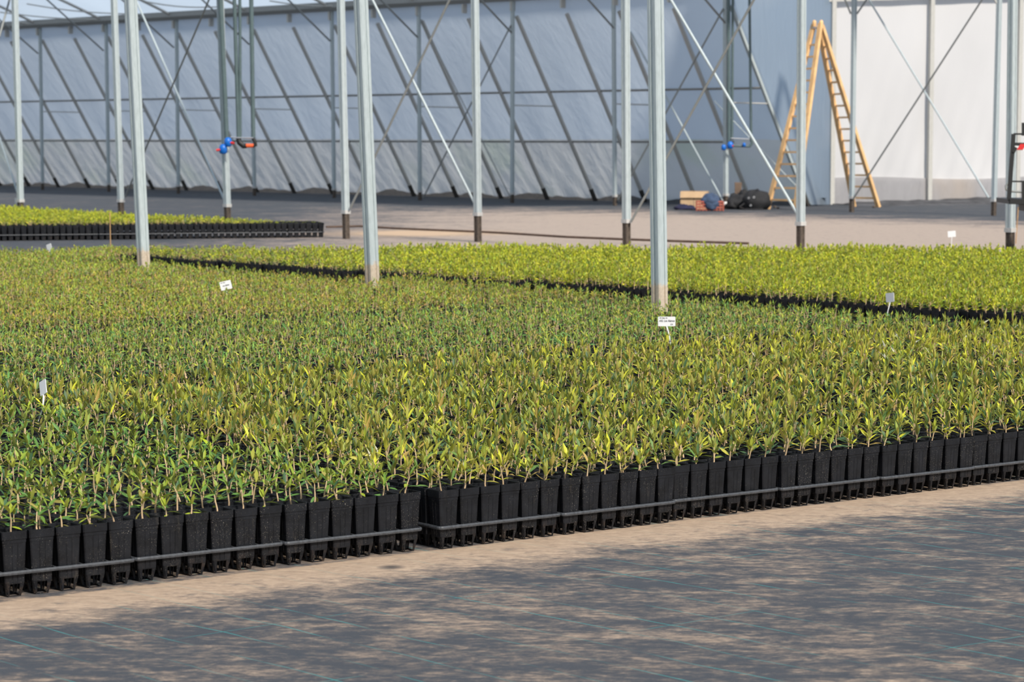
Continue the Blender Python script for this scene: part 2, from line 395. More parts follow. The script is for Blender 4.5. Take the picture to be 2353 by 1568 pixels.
# end wall beyond the side wall
E0 = G(1908, 470); EU = bear(57.0); EN = bear(147.0)
def Ep(d, z, out=0.0): return E0 + EU * d - EN * out + np.array([0, 0, z])
ELEN = 9.0
def end_film(z0, z1, nz, d0=0.0, wig=0.0):
    nd = 160; P_ = []
    for i in range(nd):
        d = d0 + (ELEN - d0) * i / (nd - 1); row = []
        for j in range(nz):
            z = z0 + (z1 - z0) * j / (nz - 1)
            o = .06 + .02 * math.sin(d * 5 + z * 2.2) * (.3 + math.exp(-z * 1.5)) + .012 * math.sin(d * 17 - z * 6) * math.exp(-z * .9)
            zz = z + (wig * .05 * math.sin(d * 1.7 + 1) if j == nz - 1 else 0)
            row.append(Ep(d, zz, o))
        P_.append(row)
    b = MB(); b.grid(P_, nd, nz); return b
end_film(.0, 4.6, 40).build('wall_back', 'film_end', kind='structure', label='sunlit white plastic film end wall')
b = MB(); nd = 160; P_ = []
for i in range(nd):
    d = ELEN * i / (nd - 1)
    P_.append([Ep(d, [0, .12, .24, .44 + .03 * math.sin(d * 1.3 + .6)][j], .015 + .012 * math.sin(d * 23) * (1 - j / 3)) for j in range(4)])
b.grid(P_, nd, 4); b.build('wall_back_skirt', 'film_skirt', kind='structure', label='grey skirt film along the foot of the white end wall')
# film filling the corner between the leaning wall and the end wall
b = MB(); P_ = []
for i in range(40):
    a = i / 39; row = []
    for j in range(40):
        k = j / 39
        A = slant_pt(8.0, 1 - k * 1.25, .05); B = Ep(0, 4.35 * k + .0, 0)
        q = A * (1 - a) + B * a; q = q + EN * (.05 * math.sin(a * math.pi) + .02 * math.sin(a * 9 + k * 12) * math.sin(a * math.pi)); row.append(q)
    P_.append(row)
b.grid(P_, 40, 40); b.build('wall_corner', 'film_shaded', kind='structure', label='film tinted blue for shade, filling the corner behind the wooden ladder')
# roof film rising inward from the gutter
b = MB(); P_ = []
for i in range(90):
    n = -5 + 13.4 * i / 89
    P_.append([Wp(n, .12 - 3.2 * j / 9, HG + .10 + .40 * (3.2 * j / 9) - .016 * (3.2 * j / 9) ** 2 + .02 * math.cos(n * 2 * math.pi)) for j in range(10)])
b.grid(P_, 90, 10); b.build('ceiling', 'roof', kind='structure', label='pale translucent roof film above the gutter')

# mounded mat in front of the end wall
b = MB(); P_ = []
for i in range(60):
    d = 0 + 9.0 * i / 59
    P_.append([Ep(d, 0, 0) + EN * (1.9 - 1.9 * j / 9) + np.array([0, 0, (.07 + .015 * math.sin(d * 2.3)) * min(1, (d + .6) / 2.5) * math.sin(min(1, j / 7) * math.pi / 2) ** 2 + .012 * math.sin(d * 9 + j) - .01]) for j in range(10)])
b.grid(P_, 60, 10)
M['mound'] = simple('black_mat_mound', (.075, .075, .080), .9, 0, 3, .6, .2, .02)
b.build('trim_2', 'mound', kind='structure', label='mounded dark mat along the foot of the end wall')

# ------------------------------------------------------------------ steel posts
def channel(mb, r, z0, z1, ax, ay, base=np.zeros(3), lean=np.zeros(3)):
    """closed steel channel: a square tube with a lip groove down two faces"""
    c = r * .82; gw, gd = r * .28, r * .16
    prof = [(-r, -c), (-c, -r), (-gw, -r), (-gw, -r + gd), (gw, -r + gd), (gw, -r), (c, -r), (r, -c), (r, -gw), (r - gd, -gw), (r - gd, gw), (r, gw), (r, c), (c, r), (-c, r), (-r, c)]
    rings = []
    for z in (z0, z1): rings.append([base + ax * p + ay * q + np.array([0, 0, z]) + lean * z for p, q in prof])
    mb.loft(rings, smooth=False)
def steel_post(loc, top, r, style, label, group, lean=(0, 0, 0), hcollar=.30, foot='darkwood'):
    t = empty('steel_post', tuple(loc), 0, label=label, cat='post', group=group)
    lean = np.array(lean, float); z0 = 0.0 if style == 'mud' else hcollar
    m = MB(); channel(m, r, z0, top, WU, WN, lean=lean); m.build('shaft', 'mudsteel' if style == 'mud' else 'steel', t)
    if style != 'mud':
        m = MB(); channel(m, r * .92, -.02, hcollar, WU, WN, lean=lean); m.build('foot', foot, t)
        m = MB(); m.box((-r * 1.12, -r * 1.12, hcollar - .012), (r * 1.12, r * 1.12, hcollar + .028), (lean * hcollar, WU, WN, np.array([0, 0, 1.])))
        m.build('collar', 'collar', t)
    return t
def lean_for(base, u0):      # small real lean so that the shaft passes where it does at the top of the picture
    best, bl = 1e9, 0
    d = ray(u0, 2.0); y = base[1]; P1 = d / d[1] * y; z = CAM_H + P1[2]
    return np.array([(P1[0] - base[0]) / z, 0, 0])

# near row of posts in the alley between the beds
for (u, v, u0, nm) in ((332, 600, 300, 'first'), (858, 635, 829, 'second'), (1517, 685, 1506, 'third')):
    p = G(u, v, .245); p[2] = 0
    steel_post(p, 4.2, .037, 'mud', f'thick steel post with mud-crusted foot between the seedling beds, {nm} from left', 'near posts in the seedling beds', lean=lean_for(p, u0))
# middle row
mid = [(47, 463, 34), (278, 463, 262), (523, 474, 506), (795, 489, 783), (1098, 494, 1091), (1440, 510, 1437), (1840, 516, 1842), (2322, 531, 2327)]
MIDP = []
for i, (u, v, u0) in enumerate(mid):
    hc = .30
    p = G(u, v, hc); p[2] = 0; MIDP.append(p)
    steel_post(p, 4.0, .036, 'foot', f'steel post with dark foot and grey collar in the middle row, {ORD[i + 1]} from left', 'middle row of steel posts', lean=lean_for(p, u0), hcollar=hc)
# row along the wall
WPU = [98, 250, 410, 585, 768, 965, 1177, 1413, 1668, 1957, 2283]
WPT = [91, 243, 405, 576, 762, 962, 1178, 1410, 1667, 1963, 2296]
WB = []
for i, (u, u0) in enumerate(zip(WPU, WPT)):
    p = Wp(i); q = G(u, px(p)[1]); p = np.array([q[0], q[1], 0]); WB.append(p)
    where = 'by the leaning film wall' if i < 9 else 'before the white end wall'
    steel_post(p, HG - .02 if i < 9 else 4.2, .030 if i < 8 else .034, 'foot', f'slim steel post with dark foot {where}, {ORD[i + 1]} from left', 'steel posts along the wall',
               lean=lean_for(p, u0), hcollar=.16 if i < 8 else .22)
# gutter on top of the wall posts
t = empty('rain_gutter', tuple(Wp(-3, 0, HG)), 0, label='long grey steel gutter above the leaning film wall', cat='gutter')
m = MB(); prof = [(-.13, .10), (-.12, 0), (-.05, -.06), (.05, -.06), (.12, 0), (.13, .10), (.11, .10), (.10, .02), (.04, -.04), (-.04, -.04), (-.10, .02), (-.11, .10)]
m.loft([[WU * (BAY * a) + WN * x + np.array([0, 0, z + .02 + .0]) for x, z in prof] for a in np.linspace(0, 12.5, 26)], smooth=False); m.build('channel', 'gutter', t)
for k in range(-3 * 2, 17):
    m = MB(); q = WU * (BAY * (k / 2 + 3)) + np.array([0, 0, -.05])
    m.box((-.02, -.05, -.16), (.02, .05, 0.0), (q, WU, WN, np.array([0, 0, 1.]))); m.build('bracket', 'slant', t)
# leaning poles that carry the film
cnt = 0
for k in range(-4, 17):
    n = k / 2; cnt += 1
    a = slant_pt(n, .055, -.02); c = slant_pt(n, 1.0, -.02); mid_ = a + (c - a) * .93
    t = empty('leaning_pole', tuple(Wp(n, SLANT, 0)), 0, label=f'grey leaning pole carrying the film wall, {ORD[cnt] if cnt <= 20 else "last"} from left', cat='pole', group='leaning poles of the film wall')
    o = Wp(n, SLANT, 0); m = MB()
    m.bar(a - o, mid_ - o, .055, .05, up=WN); m.build('tube', 'slant' if k < 16 else 'rodlight', t)
    m = MB(); m.bar(mid_ - o, c - o + np.array([0, 0, -.02]), .062, .056, up=WN); m.build('foot', 'dark', t)
    if k % 2 == 0 and k >= 0:
        i = k // 2; zz = 1.72; m = MB()
        kk = 1 - zz / (HG - .10)
        m.tube([Wp(n, 0, zz), slant_pt(n, kk, -.02)], .012, 6); q = m.build('wall_tie', 'slant', None, label=f'thin horizontal tie from wall post to leaning pole, {ORD[i + 1]} from left', cat='tie rod', group='thin ties of the film wall')
for nm, k in (('upper', RAIL1), ('lower', RAIL2)):
    m = MB(); m.tube([slant_pt(n, k, .0) for n in np.linspace(-3, 7.98 if nm == 'upper' else 7.55, 60)], .021, 6)
    m.build('wall_rail', 'rail', label=f'{nm} brown-grey horizontal rail across the leaning film wall', cat='rail')
# roof bows and knee braces at each wall post
for i in range(-1, 9):
    base = Wp(i, 0, 0)
    t = empty('roof_bow', tuple(Wp(i, 0, HG)), 0, label=f'curved roof bow with knee brace rising from the gutter, {ORD[i + 2]} from left', cat='roof frame', group='roof bows above the gutter')
    o = Wp(i, 0, HG)
    m = MB(); m.tube([Wp(i, -d, HG + .06 + .40 * d - .016 * d * d - .03) - o for d in np.linspace(0, 3.2, 9)], .030, 8); m.build('bow_tube', 'slant', t)
    m = MB(); m.tube([Wp(i, -.02, 2.98) - o, Wp(i, -1.68, 4.23) - o], .017, 6); m.build('knee_brace', 'rod', t)
# horizontal beam and posts of the end wall
def end_at(u, z=0):
    lo, hi = 0.0, 12.0
    for _ in range(40):
        mm = (lo + hi) / 2
        if px(Ep(mm, z))[0] < u: lo = mm
        else: hi = mm
    return lo
for i, u in enumerate((1908, 2132, 2334)):
    m = MB(); p = Ep(end_at(u), 0, -.03); m.box((-.045, -.03, 0), (.045, .03, 4.4), (np.zeros(3), EU, EN, np.array([0, 0, 1.])))
    m.build('wall_stud', 'slant', loc=tuple(p), label=['grey upright stud at the blue corner of the white end wall', 'grey-brown upright stud in the middle of the white end wall', 'grey-brown upright stud of the end wall behind the black cart frame'][i], cat='wall stud', group='studs of the white end wall')
m = MB(); m.bar(Ep(-.3, 3.49, -.02) - E0, Ep(ELEN, 3.95, -.02) - E0, .05, .06)
m.build('wall_beam', 'slant', loc=tuple(E0), label='horizontal grey beam along the top of the white end wall', cat='beam')

# crossed rods between posts
def rod(a, c, r, mat, label, group='crossed bracing rods', cat='bracing rod'):
    a = np.array(a); c = np.array(c); m = MB(); m.tube([np.zeros(3), (c - a) * .5 , c - a], r, 8)
    return m.build('bracing_rod', mat, loc=tuple(a), label=label, cat=cat, group=group)
def px_rod(p0, y0, p1, y1, r, mat, label):
    rod(D(*p0, y0), D(*p1, y1), r, mat, label)
def far_z(p): return p[1]
my = [p[1] for p in MIDP]; wy = [p[1] for p in WB]
px_rod((1092, 470), my[4], (846, -20), my[3], .0145, 'rodlight', 'pale bracing rod meeting the foot of the fifth middle-row post')
px_rod((805, 478), my[3] - .05, (1042, -20), my[4] - .05, .013, 'rod', 'thin dark bracing rod rising from the foot of the fourth middle-row post')
px_rod((1834, 495), my[6], (1530, -20), my[5], .0155, 'rodlight', 'pale bracing rod ending at the foot of the post beside the ladder')
px_rod((1450, 510), my[5] - .05, (1743, -20), my[6] - .05, .013, 'rod', 'dark bracing rod crossing the pale one left of the ladder')
px_rod((520, 470), my[2], (308, -10), my[1], .014, 'rodlight', 'pale bracing rod ending at the foot of the post with the blue valves')
px_rod((288, 452), my[1] - .05, (484, -10), my[2] - .05, .011, 'rod', 'thin dark bracing rod rising beside the second middle-row post')
px_rod((43, 452), my[0], (-10, 290), my[0] + .6, .014, 'rodlight', 'pale bracing rod reaching the post at the left edge')
px_rod((-2, 85), my[0], (24, -8), my[0] + .3, .014, 'rod', 'dark rod in the upper left corner under the roof')
px_rod((972, 456), wy[5] - .05, (1174, 58), wy[6] - .05, .013, 'rod', 'dark rod of the wall cross bracing between the sixth and seventh wall posts')
px_rod((968, 45), wy[5], (1173, 454), wy[6], .010, 'rod', 'thin rod of the wall cross bracing ending at the seventh wall post')
px_rod((1420, 459), wy[7] - .05, (1662, 20), wy[8] - .05, .014, 'rod', 'dark rod of the wall cross bracing rising to the ninth wall post')
px_rod((1449, 73), wy[7], (1663, 465), wy[8], .015, 'rodlight', 'pale rod of the wall cross bracing ending behind the cardboard box')
px_rod((1996, -2), wy[9], (2272, 455), wy[10], .014, 'rodlight', 'long pale rod crossing before the white end wall')
px_rod((2258, -3), wy[10] - .05, (1960, 458), wy[9] - .05, .013, 'rod', 'long dark rod crossing before the white end wall')
px_rod((1641, 232), 42.5, (1830, 428), 42.0, .008, 'rodlight', 'thin slack wire running down behind the ladder')
px_rod((1940, -5), wy[9], (1955, 32), wy[9], .014, 'rod', 'short knee strut left of the tenth wall post')
px_rod((1992, -2), wy[9], (1969, 32), wy[9], .014, 'rod', 'short knee strut right of the tenth wall post')
px_rod((2284, -3), wy[10], (2292, 10), wy[10], .014, 'slant', 'short rusty knee strut beside the eleventh wall post')

# thin wires and purlins in the roof corner, laid just under the roof film
def roof_pt(u, v):
    r = ray(u, v); nrm = np.array([0, 0, 1.]) + WN * .40 ; q0 = Wp(0, 0, HG + .03); t_ = ((q0 - np.array([0, 0, CAM_H])) @ nrm) / (r @ nrm)
    q = r * t_; q[2] += CAM_H; return q
for i, (a, c) in enumerate((((0, 28), (268, 45)), ((62, 9), (300, 32)), ((40, 50), (190, 60)), ((330, 3), (500, 16)), ((410, 34), (640, 22)), ((620, 2), (800, 12)))):
    A, B = roof_pt(*a), roof_pt(*c); m = MB()
    m.tube([A * (1 - s_) + B * s_ - A + np.array([0, 0, -.05 * math.sin(s_ * math.pi)]) for s_ in np.linspace(0, 1, 8)], .014, 6)
    m.build('roof_wire', 'slant', loc=tuple(A), label=f'thin sagging wire under the roof film, {ORD[i + 1]} from the left corner', cat='wire', group='wires under the roof film')

# ------------------------------------------------------------------ irrigation risers
def riser(base, kind):
    y = base[1]
    if kind == 0:
        t = empty('irrigation_riser', tuple(base), 0, label='green-grey riser pipes with blue valves and orange fitting beside the third middle-row post', cat='irrigation pipe')
        pipes = [((506, -25), (521, 318), .030), ((538, -20), (548, 316), .024), ((551, -20), (552, 316), .020), ((577, -20), (582, 316), .027)]
    else:
        t = empty('irrigation_riser', tuple(base), 0, label='grey riser pipes with small blue valves near the cardboard box', cat='irrigation pipe')
        pipes = [((1674, -25), (1675, 330), .028), ((1684, -20), (1682, 322), .022), ((1722, -20), (1726, 324), .022)]
    for a, c, r in pipes:
        m = MB(); m.tube([D(*a, y - .12) - base, D(*c, y - .12) - base], r, 10); m.build('riser_pipe', 'pipe', t)
    def valve(u, v, w, knob):
        c = D(u, v, y - .20) - base; m = MB()
        m.loft([[c + np.array([math.cos(a) * rr, math.sin(a) * rr, z]) for a in np.linspace(0, 2 * math.pi, 12, endpoint=False)] for z, rr in ((-w * 1.15, w * .45), (-w * .9, w * .9), (w * .2, w), (w * .9, w * .8), (w * 1.2, w * .35))])
        q = m.build('valve', 'bluevalve', t)
        if knob is not None:
            m = MB(); m.tube([c + np.array([knob * w * .6, -.02, -w * .1]), c + np.array([knob * w * 1.6, -.03, -w * .25])], w * .30, 8); m.build('valve_knob', 'red', q)
    def line(pts, r, mat, nm):
        m = MB(); m.tube([D(u, v, y - .16) - base for u, v in pts], r, 10); m.build(nm, mat, t)
    if kind == 0:
        valve(524, 327, .050, 1); valve(513, 343, .052, -1)
        line([(530, 315), (548, 317), (582, 317)], .010, 'metal', 'cross_bar')
        line([(548, 318), (550, 328), (560, 336), (566, 335)], .034, 'black', 'filter_body')
        line([(565, 335), (583, 335)], .026, 'orange', 'orange_fitting')
        line([(582, 318), (586, 326), (587, 333), (581, 336)], .025, 'black', 'elbow')
    else:
        valve(1663, 339, .040, None); valve(1678, 334, .050, .6); valve(1710, 333, .028, None)
        line([(1680, 318), (1722, 320)], .011, 'metal', 'cross_bar'); line([(1683, 335), (1724, 337)], .018, 'pipe', 'cross_pipe')
        line([(1726, 322), (1728, 330), (1722, 337)], .022, 'pipe', 'elbow')
riser(MIDP[2], 0); riser(WB[8], 1)

# ------------------------------------------------------------------ wooden step ladder
LY = 41.6
def ladder():
    apex = D(1878, 62, LY); c = D(1893, 476, LY); c[2] = 0
    t = empty('wooden_stepladder', tuple(c), 0, label='tall double-sided wooden stepladder standing by the blue corner', cat='ladder')
    def stile(top, bot, nm='stile'):
        m = MB(); m.bar(top - c, bot - c, .050, .075, up=(0.6, -.7, 0)); return m.build(nm, 'wood', t)
    feet = {'lo': D(1765, 476, LY - .5), 'li': D(1830, 481, LY - .9), 'ri': D(1964, 470, LY + .9), 'ro': D(2021, 472, LY + .5)}
    for k in feet: feet[k][2] = 0.0
    def foot_at(u, y): q = D(u, 300, y); q[2] = 0; return q
    feet = {'lo': foot_at(1765, 41.2), 'li': foot_at(1829, 40.8), 'ri': foot_at(1964, 42.7), 'ro': foot_at(2021, 42.3)}
    tops = {'lo': D(1870, 56, 41.75), 'li': D(1885, 54, 41.62), 'ri': D(1881, 60, 41.80), 'ro': D(1888, 58, 41.70)}
    for k in feet: stile(tops[k], feet[k])
    for a, b_, nm in (('lo', 'li', 'a'), ('ri', 'ro', 'b')):
        for j in range(14):
            k = .085 + (j + .45) / 14 * .90
            p = tops[a] * (1 - k) + feet[a] * k; q = tops[b_] * (1 - k) + feet[b_] * k
            m = MB(); m.bar(p - c, q - c, .034, .030); m.build('rung', 'wood', t)
    for u, y in ((1871, 41.70), (1887, 41.65)):
        m = MB(); q = D(u, 54, y) - c
        m.loft([[q + np.array([math.cos(a) * r, math.sin(a) * r * .7, z]) for a in np.linspace(0, 2 * math.pi, 10, endpoint=False)] for z, r in ((-.05, .030), (0, .036), (.04, .030), (.055, .012))]); m.build('stile_head', 'wood', t)
    m = MB(); m.tube([D(1868, 64, 41.7) - c, D(1890, 63, 41.62) - c], .016, 8); m.build('hinge_pin', 'metal', t)
ladder()

# ------------------------------------------------------------------ things by the foot of the wall
def blob(c, rx, ry, rz, mat, name, parent, seed=0, amp=.12, nu=22, nv=12, squash=0):
    m = MB(); rings = []; r0 = np.random.default_rng(seed); ph = r0.uniform(0, 6.28, 8)
    for j in range(nv + 1):
        th = math.pi * j / nv; row = []
        for i in range(nu):
            a = 2 * math.pi * i / nu
            k = 1 + amp * (math.sin(3 * a + ph[0] + 2 * th) * .5 + math.sin(5 * a - 3 * th + ph[1]) * .35 + math.sin(7 * th + ph[2] + a) * .4)
            x = rx * math.sin(th) * math.cos(a) * k; y = ry * math.sin(th) * math.sin(a) * k; z = -rz * math.cos(th) * k
            row.append((c[0] + x, c[1] + y, max(c[2] + z, 0.002)))
        rings.append(row)
    m.loft(rings); return m.build(name, mat, parent)
p = G(1596, 481)
t = empty('cardboard_box', tuple(p), math.radians(-8), label='plain open cardboard box beside the blue jacket', cat='box')
m = MB(); w, d, h = .215, .16, .29; th = .006
m.box((-w, -d, 0), (w, -d + th, h)); m.box((-w, d - th, 0), (w, d, h)); m.box((-w, -d, 0), (-w + th, d, h)); m.box((w - th, -d, 0), (w, d, h)); m.box((-w, -d, 0), (w, d, th)); m.build('carton', 'card', t)
m = MB(); m.add([(-w, -d, h), (w, -d, h), (w, -d - .03, h - .10), (-w, -d - .03, h - .10), (-w, -d + .003, h), (w, -d + .003, h), (w, -d - .027, h - .103), (-w, -d - .027, h - .103)], [(0, 1, 2, 3), (7, 6, 5, 4), (0, 4, 5, 1), (3, 2, 6, 7)]); m.build('flap', 'card', t)
m = MB(); m.box((-.003, -d - .002, 0), (.010, -d, h)); m.build('tape', 'carddark', t)
p = G(1630, 484); p[1] -= .1
t = empty('plastic_crate', tuple(p), 0, label='low red plastic crate under the blue jacket', cat='crate')
m = MB(); w, d, h = .215, .15, .15
for z in (0, .045, .09, .135): m.box((-w, -d, z), (w, -d + .01, z + .022)); m.box((-w, d - .01, z), (w, d, z + .022)); m.box((-w, -d, z), (-w + .01, d, z + .022)); m.box((w - .01, -d, z), (w, d, z + .022))
m.build('rim', 'redcrate', t)
m = MB()
for x in np.linspace(-w, w, 9): m.box((x - .006, -d - .002, 0), (x + .006, -d + .01, h))
for y in np.linspace(-d, d, 7): m.box((-w - .002, y - .006, 0), (-w + .01, y + .006, h)); m.box((w - .01, y - .006, 0), (w + .002, y + .006, h))
m.build('side_rib', 'redcrate', t); m = MB(); m.box((-w, -d, 0), (w, d, .012)); m.build('crate_floor', 'redcrate', t)
t = empty('jacket', tuple(p), 0, label='faded blue jacket draped over the red crate', cat='jacket')
blob((.015, -.03, .15), .155, .17, .125, 'blue_cloth', 'body_cloth', t, 3, .10); blob((.03, -.12, .10), .12, .075, .10, 'blue_cloth', 'sleeve', t, 5, .14)
p = G(1570, 482)
t = empty('cloth_bundle', tuple(p), 0, label='small crumpled navy cloth lying before the cardboard box', cat='cloth')
blob((0, -.1, .02), .15, .10, .065, 'navy', 'cloth_fold', t, 9, .2); blob((.12, -.08, .02), .08, .06, .05, 'navy', 'cloth_fold', t, 11, .2)
p = G(1738, 482)
t = empty('work_bag', tuple(p), 0, label='black slouched bag with metal eyelets beside the ladder foot', cat='bag')
bb = blob((0, 0, .13), .23, .16, .19, 'black_cloth', 'bag_body', t, 21, .12)
for x, z in ((-.135, .19), (-.05, .20), (-.10, .07)):
    m = MB(); q = np.array([x, -.165, z]); m.tube([q + np.array([math.cos(a) * .014, 0, math.sin(a) * .014]) for a in np.linspace(0, 2 * math.pi, 13)], .004, 6, False); m.build('eyelet', 'metal', t)
m = MB(); m.tube([(-.2, -.1, .10), (-.28, -.14, .05), (-.22, -.16, .01), (-.05, -.17, .012), (.1, -.16, .01)], .014, 8); m.build('strap', 'black_cloth', t)
p = G(1697, 481)
t = empty('black_coat', tuple(p), 0, label='black coat slumped in folds between wall post and bag', cat='coat')
blob((-.02, 0, .10), .17, .14, .14, 'black_cloth', 'coat_body', t, 31, .22); blob((.08, .03, .19), .10, .09, .12, 'black_cloth', 'collar', t, 33, .2); blob((-.12, -.05, .06), .09, .1, .08, 'black_cloth', 'sleeve', t, 35, .2)
p = D(1696, 445, 42.2); p[2] = 0
t = empty('brown_carton', tuple(p), 0, label='brown upright carton standing behind the black coat', cat='box')
m = MB(); m.box((-.055, -.06, 0), (.055, .06, .41)); m.build('carton', 'carddark', t); m = MB(); m.box((-.058, -.064, .37), (.058, .062, .415)); m.build('lid', 'carddark', t)
p = WB[8]
m = MB(); m.loft([[(math.cos(a) * r, math.sin(a) * r, z) for a in np.linspace(0, 2 * math.pi, 16, endpoint=False)] for z, r in ((.05, .05), (.06, .058), (.10, .058), (.115, .05))])
m.build('pipe_clamp', 'white', loc=tuple(p), label='white plastic clamp ring around the foot of the ninth wall post', cat='clamp')
# rubble of clods along the wall foot
for i, (u, v, s_) in enumerate(((1686, 480, .03), (1705, 482, .04), (1780, 478, .03), (1773, 470, .04), (1788, 480, .025), (2008, 478, .03))):
    p = G(u, v); tt = blob((0, 0, s_ * .5), s_, s_, s_ * .7, 'darkwood', 'clod', None, 50 + i, .2, 10, 6)
    tt.location = tuple(p); tag(tt, f'small brown clod on the ground near the ladder feet, {ORD[i + 1]} from left', 'clod', 'clods by the ladder')

# ------------------------------------------------------------------ platform cart at the frame's edge
Y0 = 22.3
def cart():
    base = D(2380, 590, Y0); base[2] = 0
    t = empty('platform_cart', tuple(base), 0, label='black metal platform cart with red and white warning board', cat='cart')
    def q(u, v, dy=0): return D(u, v, Y0 + dy) - base
    def bar(a, c, w, nm, mat='black', dy=0): m = MB(); m.bar(q(*a, dy), q(*c, dy), w, w); m.build(nm, mat, t)
    bar((2329, 308), (2318, 462), .034, 'frame_post'); bar((2318, 462), (2500, 474), .05, 'deck_rail'); bar((2329, 308), (2500, 310), .016, 'top_rail')
    bar((2328, 331), (2500, 334), .026, 'middle_rail'); bar((2322, 417), (2500, 419), .014, 'lower_rail')
    bar((2352, 282), (2352, 312), .030, 'mast_stub'); bar((2352, 418), (2352, 470), .030, 'deck_post')
    m = MB(); m.tube([q(2316, 422), q(2311, 428), q(2312, 436), q(2325, 440), (q(2400, 444))], .010, 8); m.build('guard_loop', 'rod', t)
    m = MB(); m.box((0, -.01, 0), (.75, .01, .055), (q(2329, 345), np.array([1., 0, -.02]), np.array([0, 1., 0]), np.array([0, 0, 1.]))); wb = m.build('warning_board', 'white', t)
    for x in (.045, .19, .335, .48, .62):
        m = MB(); z0 = q(2329, 345); m.add([z0 + np.array(v_) for v_ in ((x - .02, -.014, .003), (x + .035, -.014, .003), (x + .065, -.014, .053), (x + .012, -.014, .053))], [(0, 1, 2, 3)]); m.build('red_stripe', 'red', wb)
    bar((2328, 343), (2334, 346), .05, 'clamp'); m = MB(); m.box((0, -.05, -.02), (1.3, .75, .02), (q(2319, 464), np.array([1., 0, 0]), np.array([0, 1., 0]), np.array([0, 0, 1.]))); m.build('deck', 'black', t)
    m = MB(); m.box((.18, .0, -.09), (1.2, .6, -.02), (q(2319, 464), np.array([1., 0, 0]), np.array([0, 1., 0]), np.array([0, 0, 1.]))); m.build('chassis', 'black', t)
    zc = q(2319, 464)
    for x in (.40, 1.1):
        for y in (.05, .60):
            m = MB(); m.bar(zc + np.array([x, y, -.05]), np.array([zc[0] + x, zc[1] + y, .16]), .04); m.build('leg', 'black', t)
            m = MB(); m.tube([np.array([zc[0] + x, zc[1] + y - .03, .14]), np.array([zc[0] + x, zc[1] + y + .03, .14])], .14, 20); m.build('wheel', 'black', t)
cart()

# ------------------------------------------------------------------ canes, hose
for i, (u, v, hh, ln, mt, lb) in enumerate(((2334, 560, .40, .02, 'twig', 'thin brown cane standing beside the cart'), (797, 522, .16, .01, 'yellowtwig', 'short yellow cane at the foot of the fourth middle-row post'), (255, 600, .46, .0, 'twig', 'thin brown cane standing in front of the far bed'))):
    p = G(u, v); m = MB(); m.tube([(0, 0, 0), (ln * .5, 0, hh * .5), (ln, 0, hh)], .005 if i else .006, 6); m.build('cane', mt, loc=tuple(p), label=lb, cat='cane')
hp = [G(u, v) for u, v in ((750, 524), (830, 522), (905, 527), (1000, 531), (1100, 535), (1160, 538), (1300, 547), (1420, 552), (1560, 557), (1720, 562))]
m = MB(); m.tube([p - hp[0] + np.array([0, 0, .012]) for p in hp], .014, 8); m.build('drip_hose', 'hose', loc=tuple(hp[0]), label='brown hose lying along the sandy walk behind the back bed', cat='hose')

